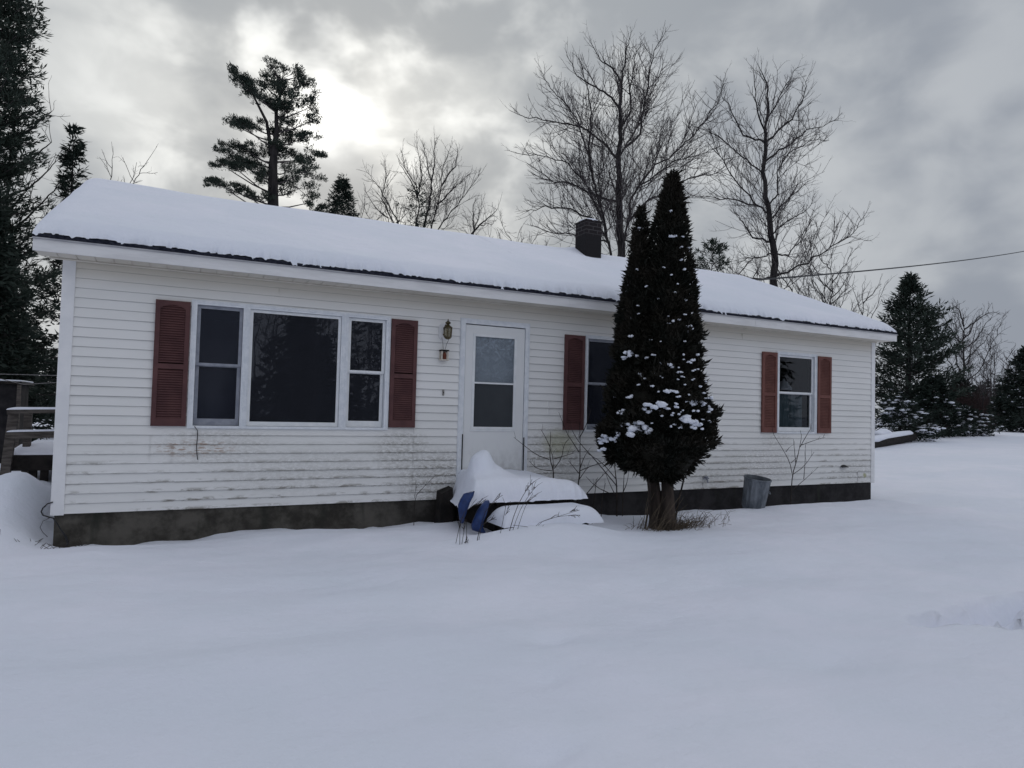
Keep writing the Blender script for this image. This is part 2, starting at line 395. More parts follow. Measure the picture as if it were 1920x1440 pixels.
# roof deck, drip edge with its shadow line, fascia, soffit
XL, XR, YE = -.235, L+.175, -.35
zd0, sl = 2.772, .413
def deck_z(y): return zd0+sl*((y-YE) if y < RIDGE else (2*RIDGE-YE-y))
b = MB(); th = .035; ye2 = 2*RIDGE-YE
zr = deck_z(RIDGE)
sec = [(YE-.004, zd0), (RIDGE, zr), (ye2, zd0), (ye2, zd0-th), (RIDGE, zr-th), (YE-.004, zd0-th)]
b.add([(XL, y, z) for y, z in sec]+[(XR, y, z) for y, z in sec],
      [(0, 1, 4, 5), (1, 2, 3, 4), (7, 6, 11, 10), (8, 7, 10, 9), (0, 6, 7, 1), (1, 7, 8, 2), (2, 8, 9, 3), (3, 9, 10, 4), (4, 10, 11, 5), (5, 11, 6, 0)])
b.build('roof', 'shingle', house)
b = MB(); b.box(XL, XR, YE-.012, YE+.02, 2.722, 2.7365); b.build('drip_edge_shade', 'drip', house)  # drip edge strip, its shadow line put into the grey colour
b = MB(); b.box(XL+.004, XR-.004, YE+.004, YE+.022, 2.606, 2.7215)
for x in (5.86, 9.35): b.box(x, x+.006, YE+.0005, YE+.004, 2.61, 2.72)
b.build('fascia', 'fascia', house)
b = MB()
x = XL+.03; k = 0; rnd = random.Random(5)
while x < XR-.02:
    x1 = min(x+.155, XR-.01); b.box(x, x1, YE+.0225, -.018, 2.613, 2.619); x += .163
b.box(XL+.01, XR-.01, YE+.0225, -.001, 2.622, 2.63)
b.tube([(XL+.1, -.028, 2.603), (L/2, -.028, 2.603), (XR-.12, -.028, 2.603)], .011, 6)
b.build('soffit', 'soffit', house)
for xr in (XL+.004, XR-.022):
    b = MB()
    for a, c in ((YE+.023, RIDGE), (RIDGE, ye2-.02)):
        za, zc = deck_z(a)-th-.002, deck_z(c)-th-.002
        b.add([(xr, a, za-.13), (xr+.018, a, za-.13), (xr+.018, c, zc-.13), (xr, c, zc-.13), (xr, a, za), (xr+.018, a, za), (xr+.018, c, zc), (xr, c, zc)],
              [(0, 3, 2, 1), (4, 5, 6, 7), (0, 1, 5, 4), (1, 2, 6, 5), (2, 3, 7, 6), (3, 0, 4, 7)])
    b.build('rake_board', 'fascia', house)
# rooms behind the windows
b = MB()
xa, xb, ya, yb_, za, zb = .06, L-.06, .09, 4.2, -.02, 2.56
b.add([(xa, yb_, za), (xb, yb_, za), (xb, yb_, zb), (xa, yb_, zb), (xa, ya, za), (xb, ya, za), (xb, ya, zb), (xa, ya, zb)],
      [(0, 1, 2, 3), (0, 4, 5, 1), (3, 2, 6, 7), (0, 3, 7, 4), (1, 5, 6, 2)])
for x in (3.95, 5.9, 8.6): b.add([(x, ya+.001, za), (x, yb_, za), (x, yb_, zb), (x, ya+.001, zb)], [(0, 1, 2, 3)])
b.build('interior_wall', 'dark', house)

def pane(x0, x1, z0, z1, y, mat, parent):
    MB().add([(x0, y, z0), (x1, y, z0), (x1, y, z1), (x0, y, z1)], [(0, 1, 2, 3)]).build('pane', mat, parent)
def window(x0, x1, z0, z1, kind, sidesw=(.055, .055), matg='glass', sashmat='sash', lab=None):
    b = MB(); wl, wr = sidesw; wt, wb = .05, .028
    b.box(x0, x0+wl, -.03, .085, z0, z1); b.box(x1-wr, x1, -.03, .085, z0, z1)
    b.box(x0+wl, x1-wr, -.03, .085, z1-wt, z1); b.box(x0+wl, x1-wr, -.036, .085, z0, z0+wb)
    # thin stepped bead on the face of the casing
    b.frame(x0+wl*.35, x1-wr*.35, z0+.006, z1-wt*.35, .010, -.037, -.0302)
    w = b.build('window', 'casing', house)
    if lab: w['label'] = lab
    a, c, d, e = x0+wl+.003, x1-wr-.003, z0+wb+.003, z1-wt-.003
    if kind == 'fixed':
        s = MB(); s.frame(a, c, d, e, .032, .0, .03, .05, .032); so = s.build('sash', sashmat, w)
        pane(a+.033, c-.033, d+.051, e-.033, .014, matg, w)
    else:
        mid = d+(e-d)*.50+.01
        s = MB(); s.frame(a, c, mid-.012, e, .035, .008, .034, .03, .034); s.build('sash', sashmat, w)
        pane(a+.036, c-.036, mid+.019, e-.035, .02, matg, w)
        s = MB(); s.frame(a+.002, c-.002, d, mid+.012, .037, .037, .063, .075, .034); s.build('sash', sashmat, w)
        pane(a+.04, c-.04, d+.076, mid-.023, .05, matg, w)
    return w
wL = window(1.19, 1.762, .885, 2.305, 'hung', (.058, .036), 'screen', 'alum', 'double-hung window with dull grey aluminium sashes and dark insect screens')
wP = window(1.7625, 2.8795, .885, 2.305, 'fixed', (.036, .040), 'glass', 'sash', 'large fixed picture window of one dark pane')
wR = window(2.88, 3.45, .885, 2.305, 'hung', (.045, .056), 'glass', 'sash', 'white double-hung window beside the large picture pane')
w3 = window(6.335, 7.325, .888, 2.286, 'hung', (.05, .05), 'screen', 'alum', 'double-hung window half hidden by the dark evergreen')
w5 = window(10.2, 11.19, .888, 2.286, 'hung', (.06, .06), 'clear', 'sash', 'small white double-hung window with a teal curtain inside')
# curtain behind the lower sash of the right-hand window
n = 46; X = np.linspace(10.26, 10.98, n); Zc = np.array([.93, 1.25, 1.59]); GX2, GZ2 = np.meshgrid(X, Zc)
GY2 = .095+.016*np.sin(GX2*38)+.008*np.sin(GX2*71+1)
grid_mesh('curtain', GX2, GY2, GZ2, 'curtain', parent=house)
b = MB(); b.lathe(10.62, .2, [(.0, 1.64), (.14, 1.64), (.13, 1.69), (.085, 1.735), (.075, 1.78), (.03, 1.80), (.015, 1.84), (0, 1.84)], 16)
cov = b.build('lamp_shade', simple('pale_shade', (.26, .28, .31), (.33, .35, .38), 9), house, smooth=True)

def shutter(x0, x1, z0, z1, mat):
    b = MB(); w = .048; yf, yb2 = -.047, -.019; zm = z0+(z1-z0)*.475
    b.box(x0, x0+w, yf, yb2, z0, z1); b.box(x1-w, x1, yf, yb2, z0, z1)
    a, c = x0+w, x1-w
    b.box(a, c, yf+.001, yb2, z0, z0+.085); b.box(a, c, yf+.001, yb2, zm-.028, zm+.028)
    n = 10                                            # arched top rail
    for i in range(n):
        u0_, u1_ = i/n, (i+1)/n
        h = lambda u: z1-.085+.040*math.sin(PI*u)
        p, q = a+(c-a)*u0_, a+(c-a)*u1_
        b.add([(p, yf+.001, h(u0_)), (q, yf+.001, h(u1_)), (q, yf+.001, z1), (p, yf+.001, z1), (p, yb2, h(u0_)), (q, yb2, h(u1_))], [(0, 1, 2, 3), (0, 4, 5, 1)])
    b.add([(a, yf+.001, z1), (c, yf+.001, z1), (c, yb2, z1), (a, yb2, z1)], [(0, 1, 2, 3)])
    z = z0+.088
    while z < z1-.05:
        if not (zm-.045 < z < zm+.026):
            zt = z+.017
            b.add([(a, yf+.006, z), (c, yf+.006, z), (c, yb2-.004, zt+.006), (a, yb2-.004, zt+.006), (a, yf+.008, z-.006), (c, yf+.008, z-.006)], [(0, 1, 2, 3), (4, 5, 1, 0)])
        z += .0265
    o = b.build('shutter', mat, house)
    k = MB(); k.box(a, c, yb2-.002, yb2+.001, z0+.05, z1-.03); k.build('louver_backing', 'louver_back', o)
    return o
shutter(.838, 1.180, .905, 2.27, 'shutter'); shutter(3.457, 3.797, .918, 2.277, 'shutter')
shutter(5.988, 6.326, .908, 2.264, 'shutter'); shutter(7.334, 7.672, .908, 2.264, 'shutter')
s_ = shutter(9.848, 10.192, .90, 2.256, 'shutter2'); s_['label'] = 'paler sun-faded red-brown shutter'
s_ = shutter(11.198, 11.542, .90, 2.256, 'shutter2'); s_['label'] = 'paler sun-faded red-brown shutter'

# door
b = MB(); z0, z1 = .195, 2.37
b.box(4.39, 4.462, -.032, .09, z0, z1); b.box(5.358, 5.425, -.032, .09, z0, z1); b.box(4.462, 5.358, -.032, .09, 2.302, z1)
b.frame(4.398, 5.417, z0, z1-.008, .014, -.040, -.0325, wb=.004)
b.build('door_frame', 'casing', house)
b = MB(); x0, x1, z0, z1 = 4.470, 5.350, .235, 2.288; ga, gb, gc, gd = 4.605, 5.200, .935, 2.147
y0, y1 = -.018, .016
b.box(x0, ga, y0, y1, z0, z1); b.box(gb, x1, y0, y1, z0, z1); b.box(ga, gb, y0, y1, z0, gc); b.box(ga, gb, y0, y1, gd, z1)
sd = b.build('storm_door', 'door', house)
b = MB(); b.frame(ga-.028, gb+.028, gc-.03, gd+.028, .034, y0-.008, y0-.0005); b.box(ga+.006, gb-.006, y0-.006, y0+.012, 1.512, 1.534)
b.box(ga-.04, gb+.03, y0-.012, y0-.0005, gc-.052, gc-.032)
b.build('glass_frame', 'sash', sd)
pane(ga+.002, gb-.002, 1.53, gd-.002, .0, 'frost', sd)
pane(ga+.002, gb-.002, gc+.002, 1.515, .002, 'doorscreen', sd)
b = MB(); b.box(4.463, 5.357, .092, .13, .2, 2.30)
for (px0, px1) in ((4.56, 4.87), (4.91, 5.24)):
    for (pz0, pz1) in ((.45, 1.0), (1.1, 1.62), (1.68, 2.0), (2.06, 2.2)): b.frame(px0, px1, pz0, pz1, .02, .084, .0915)
b.build('inner_door', simple('inner_door_paint', (.24, .27, .30), (.30, .33, .36), 4, .5), house)
b = MB(); b.box(4.40, 5.42, -.06, .09, .13, .19); b.build('door_sill', 'darkwood', house)
for q in ((4.449, 4.463, -.0405, -.0325, .2, .84), (5.3565, 5.372, -.0405, -.0325, .3, .80)): MB().box(*q).build('weather_strip', 'rubber', house)

# porch light
pl = MB(); pts = []
for k in range(20):
    t = 2*PI*k/20; pts.append((4.145+.058*math.copysign(abs(math.cos(t))**.6, math.cos(t)), 2.165+.105*math.copysign(abs(math.sin(t))**.6, math.sin(t))))
pl.add([(x, -.018, z) for x, z in pts]+[(x, -.034, z) for x, z in pts], [tuple(range(20, 40))]+[(k, (k+1) % 20, 20+(k+1) % 20, 20+k) for k in range(20)])
lamp = pl.build('porch_light', 'trim', house)
cx_, cy2 = 4.165, -.145
b = MB(); b.tube([(4.15, -.034, 2.13), (4.155, -.08, 2.10), (cx_, cy2, 2.075)], .012, 8); b.tube([(4.15, -.034, 2.2), (4.155, -.09, 2.25), (cx_, cy2, 2.235)], .008, 8)
b.lathe(cx_, cy2, [(0, 2.055), (.02, 2.06), (.042, 2.07), (.046, 2.08), (.05, 2.088), (0, 2.088)], 6)
b.lathe(cx_, cy2, [(0, 2.20), (.062, 2.203), (.058, 2.212), (.03, 2.235), (.015, 2.25), (.034, 2.262), (.036, 2.275), (.014, 2.292), (.006, 2.30), (.008, 2.308), (0, 2.325)], 12)
for k in range(6):
    t = PI/3*k; b.tube([(cx_+.048*math.cos(t), cy2+.048*math.sin(t), 2.085), (cx_+.056*math.cos(t), cy2+.056*math.sin(t), 2.205)], .0055, 5)
b.tube([(cx_, cy2, 2.088), (cx_, cy2, 2.17)], [.012, .008], 8)
b.build('lantern_frame', 'brass', lamp, smooth=False)
b = MB(); b.lathe(cx_, cy2, [(.044, 2.09), (.051, 2.20)], 6); b.build('lantern_glass', 'lampglass', lamp)
orn = empty('hanging_ornament', (4.155, -.06, 1.79), 'little cream lantern ornament with rust-red arch hanging under the brass porch light', 'ornament')
b = MB(); ox0, ox1, oz0, oz1 = 4.105, 4.205, 1.79, 1.922
for x in (ox0, ox1-.016):
    for y in (-.10, -.036): b.box(x, x+.016, y, y+.014, oz0+.012, oz1-.014)
b.box(ox0-.004, ox1+.004, -.105, -.018, oz0, oz0+.0118); b.box(ox0+.02, ox1-.02, -.05, -.046, oz0+.013, oz1-.015); b.build('body', 'cream', orn)
b = MB(); b.box(ox0-.003, ox1+.003, -.104, -.018, oz1-.0135, oz1+.004); b.build('roof', 'darkwood', orn)
b = MB(); prof = [(-.022, 1.806), (.022, 1.806), (.022, 1.865), (.012, 1.888), (0, 1.897), (-.012, 1.888), (-.022, 1.865)]
b.add([(4.155+x, -.088, z) for x, z in prof], [tuple(range(7))]); b.add([(4.155+x, -.07, z) for x, z in prof], [tuple(range(7))[::-1]])
b.add([(4.155+x, -.088, z) for x, z in prof]+[(4.155+x, -.07, z) for x, z in prof], [(k, (k+1) % 7, 7+(k+1) % 7, 7+k) for k in range(7)]); b.build('arch', 'rust', orn)
b = MB(); b.tube([(4.118, -.06, 2.085), (4.135, -.06, 2.0), (4.142, -.06, 1.932)], .0022, 4); b.tube([(4.205, -.1, 2.075), (4.185, -.06, 2.0), (4.17, -.06, 1.932)], .0022, 4); b.build('wire', 'rubber', orn)

b = MB(); b.box(4.163, 4.187, -.03, -.014, 1.338, 1.415); db = bevel(b.build('doorbell', simple('doorbell_grey', (.16, .15, .14), (.3, .29, .27), 40), house), .004)
b = MB(); b.lathe(4.175, 0, [(.0, 0), (.006, 0)], 8); b = MB(); b.box(4.170, 4.180, -.034, -.0305, 1.365, 1.385); b.build('button', 'rubber', db)
b = MB(); b.tube([(8.634, -.01, .165), (8.634, -.06, .165), (8.634, -.085, .14), (8.634, -.09, .10)], [.016, .016, .014, .012], 8); b.box(8.575, 8.69, -.062, -.05, .155, .175)
b.lathe(8.634, -.055, [(.0, .18), (.03, .18), (.034, .19), (.03, .2), (0, .2)], 10); b.build('hose_bib', 'alum', house)
b = MB()
for k in range(9):
    pass
P1 = [(.085*math.cos(PI*k/10), .04*math.sin(PI*k/10)) for k in range(11)]
b.add([(11.91+x, -.02, .296+z) for x, z in P1]+[(11.91+x*.8, -.075, .29+z*.5) for x, z in P1], [(k, k+1, 12+k, 11+k) for k in range(10)]+[tuple(range(11, 22))]); b.build('vent_hood', 'black_iron', house)
b = MB(); b.tube([(1.268, -.042, .905), (1.30, -.045, .86), (1.303, -.022, .79), (1.297, -.02, .68), (1.305, -.022, .6), (1.314, -.02, .538)], .0045, 6); b.build('loose_wire', 'rubber', house)
b = MB(); b.tube([(.0, -.035, .125), (-.045, -.04, .112), (-.08, -.045, .07), (-.092, -.05, .035), (-.075, -.05, -.0), (-.03, -.045, -.02), (.01, -.035, -.035), (.045, -.04, -.09), (.085, -.05, -.16), (.125, -.055, -.22), (.15, -.06, -.29), (.13, -.07, -.33)], [.007]*9+[.012, .012, .012], 7)
b.tube([(-.02, -.03, -.03), (-.075, -.04, -.06), (-.095, -.05, -.12), (-.07, -.05, -.17), (-.03, -.04, -.22)], .0028, 5); b.build('corner_cable', 'rubber', house)

# chimney
b = MB(); b.box(8.2, 8.575, 2.93, 3.32, 4.0, 4.93); b.box(8.188, 8.587, 2.918, 3.332, 4.931, 4.972)
ch = b.build('chimney', 'brick', house); bevel(ch, .006)

# ------------------------------------------------------------------ snow on the roof
rnd = np.random.default_rng(4)
nx = 1100; ux = np.linspace(0, 1, nx); tx = .5-.5*np.cos(PI*ux); tx = .35*tx+.65*ux
xe0, xe1 = XL-.01, XR+.01
vv = np.concatenate([np.array([0, .004, .012, .025, .045, .07, .1, .14, .19, .25, .33, .45, .6]), np.linspace(.8, 3.4, 18), np.linspace(3.5, 4.2, 10), np.linspace(4.4, 7.2, 14), np.array([7.4, 7.55, 7.62, 7.66, 7.67])])
XX, VV = np.meshgrid(xe0+(xe1-xe0)*tx, vv)
jag = .035*vnoise(XX*4, XX*0+3.3, 11)+.045*vnoise(XX*11, XX*0+1.7, 12)+.035*vnoise(XX*26, XX*0+.7, 13)+.025*vnoise(XX*41, XX*0+.1, 33)
YY = YE+.012+VV+np.clip(jag, -.03, .05)*np.exp(-VV/.04)
ridge_d = np.abs(YY-RIDGE)
dz = zd0+sl*(RIDGE-YE)-sl*(np.sqrt(ridge_d**2+.12**2)-.02)
de = np.minimum(VV, 7.67-VV); f1 = np.sqrt(np.clip(1-(1-np.clip(de/.19, 0, 1))**2, 0, 1))
dx = np.minimum(XX-xe0, xe1-XX); f2 = np.sqrt(np.clip(1-(1-np.clip(dx/.22, 0, 1))**2, 0, 1))
thk = .125+.035*vnoise(XX*.5, YY*.6, 14)+.02*vnoise(XX*1.7, YY*2.0, 15)+.02*vnoise(XX*2.2, XX*0+.3, 16)*np.exp(-VV/.4)
thk = thk+.09*gauss(XX, YY, 8.38, 3.45, .35, .25)-.05*gauss(XX, YY, 8.4, 2.85, .35, .2)
lift = -.055*np.clip(vnoise(XX*3.5, VV*0+.2, 17)*1.0+vnoise(XX*16, VV*0+.2, 19)*.9+vnoise(XX*38, VV*0+.2, 20)*.8+.06, -.05, .75)*np.exp(-(VV/.006)**2)
ZZ = np.minimum(dz, deck_z(RIDGE))+.004+thk*f1*f2+lift
XX = XX+np.where(XX < 6, 1, -1)*.03*vnoise(YY*2.2, YY*0+8, 18)
rs = grid_mesh('roof_snow', XX, YY, ZZ, 'snow', loc=(L/2, RIDGE, 4.3))
tag(rs, 'thick smooth blanket of snow covering the roof of the white house', 'snow')
def blob(cx, cy_, cz, rx, ry, rz, seed, rough=.3, n=2):
    import bmesh
    bm = bmesh.new(); bmesh.ops.create_icosphere(bm, subdivisions=n, radius=1)
    rr = random.Random(seed); ph = [rr.uniform(0, 6) for _ in range(6)]; fr = [rr.uniform(1.5, 4.5) for _ in range(6)]
    vs = []
    for v in bm.verts:
        p = v.co; k = 1+rough*(math.sin(p.x*fr[0]+ph[0])*math.sin(p.y*fr[1]+ph[1])+.6*math.sin(p.z*fr[2]*1.6+ph[2]+p.x*fr[3]*1.5)+.35*math.sin(p.y*fr[4]*3+ph[4])*math.sin(p.x*fr[5]*2.6+ph[5]))
        vs.append((cx+p.x*rx*k, cy_+p.y*ry*k, cz+p.z*rz*k))
    fs = [tuple(v.index for v in f.verts) for f in bm.faces]; bm.free(); return vs, fs
b = MB(); b.add(*blob(8.387, 3.125, 4.975, .205, .215, .055, 5, .06, 3)); tag(b.build('chimney_snow', 'snow', loc=(8.387, 3.125, 4.972), smooth=True), 'thin cap of snow on top of the dark brick chimney', 'snow')

# ------------------------------------------------------------------ steps and the snow on them
st = empty('front_steps', (5.0, -.6, -.3), 'dark wooden front steps below the door, nearly buried under snow', 'steps')
b = MB()
for k in range(6): b.box(4.42, 5.46, -.045-.195*(k+1)+.006, -.045-.195*k, .075, .112)
b.build('landing', 'darkwood', st)
b = MB()
for x in (4.46, 4.95, 5.38): b.box(x, x+.06, -1.2, -.05, -.45, .074)
b.box(4.42, 5.46, -1.214, -1.2005, -.1, .07); b.build('landing_frame', 'darkwood', st)
b = MB()
for k in range(2): b.box(4.38, 5.50, -1.25-.16*(k+1)+.006, -1.25-.16*k, -.135, -.10)
b.build('tread', 'darkwood', st)
for x in (4.42, 4.95, 5.40): MB().box(x, x+.05, -1.55, -1.2145, -.5, -.136).build('stringer', 'darkwood', st)
MB().box(4.40, 4.4195, -1.2, -.05, -.5, .07).build('shade_skirt', 'darkwood', st)  # dark board put in for the shaded void under the landing's open side
def heap(name, x0, x1, y0, y1, nx_, ny_, fn, edge_y=None):
    X, Y = np.meshgrid(np.linspace(x0, x1, nx_), np.linspace(y0, y1, ny_)); Xo, Yo, Zo = fn(X, Y)
    return grid_mesh(name, Xo, Yo, Zo, 'snow', loc=((x0+x1)/2, (y0+y1)/2, float(Zo.min())))
def f_land(X, Y):
    # rounded right and front edges, open to the wall behind
    dr = np.clip((5.62-X)/.26, 0, 1); df = np.clip((Y+1.27)/.15, 0, 1)
    fr_ = np.sqrt(1-(1-dr)**2); ff = np.sqrt(np.clip(1-(1-df)**2, 0, 1))
    base = .116+(.255-.05*sstep(4.9, 5.6, X))*fr_*ff
    base = base+(.035*vnoise(X*2.2, Y*2.5, 21)+.014*vnoise(X*6, Y*6, 22))*np.minimum(ff*1.5, 1)
    pk = .165*np.exp(-(((X-4.37)/.15)**2+((Y+.80)/.18)**2)**2.2)+.15*np.exp(-(((X-4.50)/.24)**2+((Y+.74)/.32)**2))
    z = base+pk*ff
    xb = 4.03+.30*(Y+1.25)/1.2                         # the left end slumps away, following the wall end of the landing
    sl_ = sstep(.13, -.06, X-xb); z = z*(1-sl_)+(.02+.05*vnoise(Y*7, Y*0, 27))*sl_
    z = np.where(df <= 0, np.minimum(z, .118+.03*vnoise(X*14, Y*0, 24)), z)
    Xo = np.maximum(X, xb-.06+.03*vnoise(Y*9, Y*0, 26))
    Yo = Y+.03*vnoise(X*7, X*0+.5, 23)*(1-df)+.022*vnoise(X*21, X*0, 25)*(1-df)
    return Xo, Yo, z
tag(heap('snow_pile', 4.02, 5.62, -1.27, -.03, 170, 130, f_land), 'deep rounded heap of snow on the landing, peaked beside the door', 'snow', 'snow heaped on the front steps')
def f_tread(X, Y):
    dl = np.clip((X-4.30)/.2, 0, 1); dr = np.clip((5.60-X)/.22, 0, 1); df = np.clip((Y+1.66)/.13, 0, 1); db_ = np.clip((-1.19-Y)/.06, 0, 1)
    f = np.sqrt(1-(1-dl)**2)*np.sqrt(1-(1-dr)**2)*np.sqrt(1-(1-df)**2)*(.55+.45*db_)
    z = -.105+.185*f+.025*vnoise(X*3, Y*3, 31)*f
    z = np.where(df <= 0, -.105+.015*vnoise(X*15, X*0, 33), z)
    return X, Y+.02*vnoise(X*8, X*0, 32)*(1-df), z
tag(heap('snow_pile', 4.30, 5.60, -1.66, -1.19, 130, 44, f_tread), 'lower rounded slab of snow on the bottom step, below the peaked heap', 'snow', 'snow heaped on the front steps')
# blue plastic pieces at the left end of the steps
def curved_panel(name, pts, depth, mat, label):
    b = MB(); n_ = len(pts)
    top = [(x, y, z) for x, y, z, w in pts]
    vs = []
    for x, y, z, w in pts:
        for k in range(7):
            t = k/6-.5; vs.append((x+t*w*1.25, y-.05*math.cos(t*PI), z+t*w*.25))
    for x, y, z, w in pts:
        for k in range(7):
            t = k/6-.5; vs.append((x+t*w*1.25, y-.05*math.cos(t*PI)+depth, z+t*w*.25))
    o = n_*7; fs = []
    for i in range(n_-1):
        for k in range(6):
            a = i*7+k; fs.append((a, a+1, a+8, a+7)); fs.append((o+a, o+a+7, o+a+8, o+a+1))
        for k in (0, 6):
            a = i*7+k; fs.append((a, a+7, o+a+7, o+a))
    for k in range(6): fs.append((k, o+k, o+k+1, k+1)); a = (n_-1)*7+k; fs.append((a, a+1, o+a+1, o+a))
    b.add(vs, fs); ob = b.build(name, mat, loc=pts[-1][:3], smooth=True); return tag(ob, label, 'plastic panel', 'blue plastic pieces by the steps')
curved_panel('plastic_panel', [(4.085, -1.26, .25, .01), (4.03, -1.30, .245, .10), (3.99, -1.33, .19, .12), (3.955, -1.34, .13, .11), (3.945, -1.34, .06, .085), (3.945, -1.33, .0, .06), (3.935, -1.32, -.08, .02)], .02, 'blue', 'narrow blue plastic piece hanging at the far left end of the steps')
curved_panel('plastic_panel', [(4.255, -1.29, .15, .02), (4.225, -1.33, .12, .07), (4.175, -1.36, .06, .10), (4.135, -1.38, -.02, .115), (4.105, -1.38, -.09, .11), (4.115, -1.37, -.15, .10), (4.18, -1.36, -.19, .05)], .03, 'blue', 'rounded blue plastic piece leaning on the dark corner of the steps')
b = MB(); b.add([(4.07, -.28, -.4), (4.27, -.28, -.4), (4.27, -.08, -.4), (4.07, -.08, -.4), (4.10, -.27, .10), (4.25, -.265, .17), (4.255, -.10, .18), (4.10, -.09, .12)], [(0, 3, 2, 1), (4, 5, 6, 7), (0, 1, 5, 4), (1, 2, 6, 5), (2, 3, 7, 6), (3, 0, 4, 7)]); tag(b.build('wood_block', 'darkwood', loc=(4.14, -.2, -.3)), 'dark weathered wooden block between the foundation and the snow heap', 'wood block')
b = MB(); b.add(*blob(4.37, -1.55, -.13, .07, .05, .05, 15, .2, 2)); tag(b.build('shade_lump', 'darkwood', loc=(4.36, -1.56, -.2)), 'dark lump standing for the shaded void below the left corner of the snowy steps', 'shade_lump')  # dark lump put where there is only the shaded void under the landing

# ------------------------------------------------------------------ trash can
tl = (Matrix.Rotation(R(2), 3, 'Y') @ Matrix.Rotation(R(9), 3, 'X'))*.92
can = empty('trash_can', (9.2, -.48, -.3), 'ribbed galvanised steel trash can without a lid leaning by the foundation', 'trash can')
b = MB(); ns = 72; prof = [(.172, .0), (.174, .02), (.186, .05), (.214, .50), (.218, .51), (.226, .522), (.229, .535), (.224, .548), (.214, .545), (.206, .50), (.18, .04), (.0, .03)]
vs = []
for i, (r, z) in enumerate(prof):
    for k in range(ns):
        t = 2*PI*k/ns; rr = r
        if 2 <= i <= 3: rr = r*(1+.013*(1 if (k//2) % 2 == 0 else -1))
        q = tl @ Vector((rr*math.cos(t), rr*math.sin(t), z)); vs.append((9.2+q.x, -.48+q.y, -.28+q.z))
b.add(vs, [(i*ns+k, i*ns+(k+1) % ns, (i+1)*ns+(k+1) % ns, (i+1)*ns+k) for i in range(len(prof)-1) for k in range(ns)]); b.build('body', 'galv', can)
b = MB(); q0 = Vector((9.2, -.48, -.28)); pp = []
for k in range(9):
    t = PI*k/8; ang = R(-62); q = tl @ Vector(((.214+.03*math.sin(t))*math.cos(ang+.16*math.cos(t)), (.214+.03*math.sin(t))*math.sin(ang+.16*math.cos(t)), .36-.035*math.sin(t))); pp.append(q0+q)
b.tube(pp, .006, 6); b.build('handle', 'galv', can)
b = MB(); vs = [q0+tl @ Vector((.198*math.cos(2*PI*k/32), .198*math.sin(2*PI*k/32), .44)) for k in range(32)]; b.add(vs, [tuple(range(32))]); b.build('shaded_inside', 'darkwood', can)  # dark disc stands for the shade inside the open can

# ------------------------------------------------------------------ plants by hand
def lines(polys, y, r0_, r1_, seed, jit=.12, sides=5):
    rr = random.Random(seed); b = MB()
    for i, pl_ in enumerate(polys):
        off = rr.uniform(-jit, jit) if i else 0; n_ = len(pl_); pts = []
        for k, (x, z) in enumerate(pl_):
            pts.append((x+rr.uniform(-.006, .006), y+off*(k/(n_-1))**1.2, z))
        # smooth by midpoint subdivision
        P = [Vector(p) for p in pts]; Q = [P[0]]
        for a, c in zip(P[:-1], P[1:]): Q += [(a*.75+c*.25), (a*.25+c*.75)]
        Q.append(P[-1]); a = r0_ if i == 0 else r0_*.6
        b.tube(Q, [a+(r1_-a)*k/(len(Q)-1) for k in range(len(Q))], sides, False)
        if i == 0 or True:                                   # fine side twigs
            for _ in range(rr.randint(1, 3)):
                k = rr.randint(len(Q)//2, len(Q)-2); d = (Q[k+1]-Q[k]).normalized(); s_ = Vector((rr.uniform(-1, 1), rr.uniform(-.6, .6), rr.uniform(.1, .9)))
                e = (d*.6+s_*.6).normalized()*rr.uniform(.06, .14); b.tube([Q[k], Q[k]+e*.5+Vector((0, 0, .01)), Q[k]+e], [r1_*1.1, r1_, r1_*.6], 3, False)
    return b
SAPA = [[(5.6, -.3), (5.6, 0.29), (5.6, 0.38), (5.55, 0.53), (5.54, 0.69), (5.55, 0.82), (5.54, 0.9)], [(5.6, 0.38), (5.61, 0.56), (5.58, 0.66)], [(5.61, 0.41), (5.73, 0.54), (5.78, 0.72), (5.84, 0.77)], [(5.53, 0.53), (5.35, 0.59), (5.14, 0.74), (5.05, 0.82)], [(5.58, 0.38), (5.37, 0.4), (5.26, 0.51)], [(5.61, 0.54), (5.76, 0.58), (5.87, 0.62)], [(5.55, 0.69), (5.47, 0.82), (5.4, 0.93)]]
SAPB = [[(6.0, -.3), (6.02, 0.17), (6.06, 0.37), (6.05, 0.62), (6.04, 0.82), (6.02, 1.04)], [(6.06, 0.37), (6.22, 0.44), (6.4, 0.49)], [(6.05, 0.39), (6.13, 0.56), (6.23, 0.64)], [(6.03, 0.62), (5.92, 0.78), (5.87, 0.87), (5.75, 1.16)], [(6.03, 0.24), (6.14, 0.36), (6.2, 0.41)], [(6.04, 0.33), (5.92, 0.5)], [(6.04, 0.82), (6.12, 0.99), (6.15, 1.23)]]
SAPC = [[(6.61, -0.32), (6.6, 0.14), (6.55, 0.47), (6.53, 0.69)], [(6.6, 0.15), (6.2, 0.55), (5.98, 0.75), (5.88, 0.87), (5.83, 0.96)], [(6.58, 0.25), (6.33, 0.49), (6.1, 0.61)], [(6.7, -0.3), (6.7, 0.08), (6.7, 0.41), (6.69, 0.62)], [(6.11, 0.07), (6.3, 0.25), (6.53, 0.44)], [(6.47, 0.06), (6.22, 0.16), (6.01, 0.31)], [(6.61, -0.03), (6.5, 0.17), (6.43, 0.35)], [(6.7, 0.05), (6.77, 0.17), (6.82, 0.3)], [(6.35, -.3), (6.36, 0), (6.42, .2)], [(6.2, -.3), (6.26, .1), (6.3, .25)]]
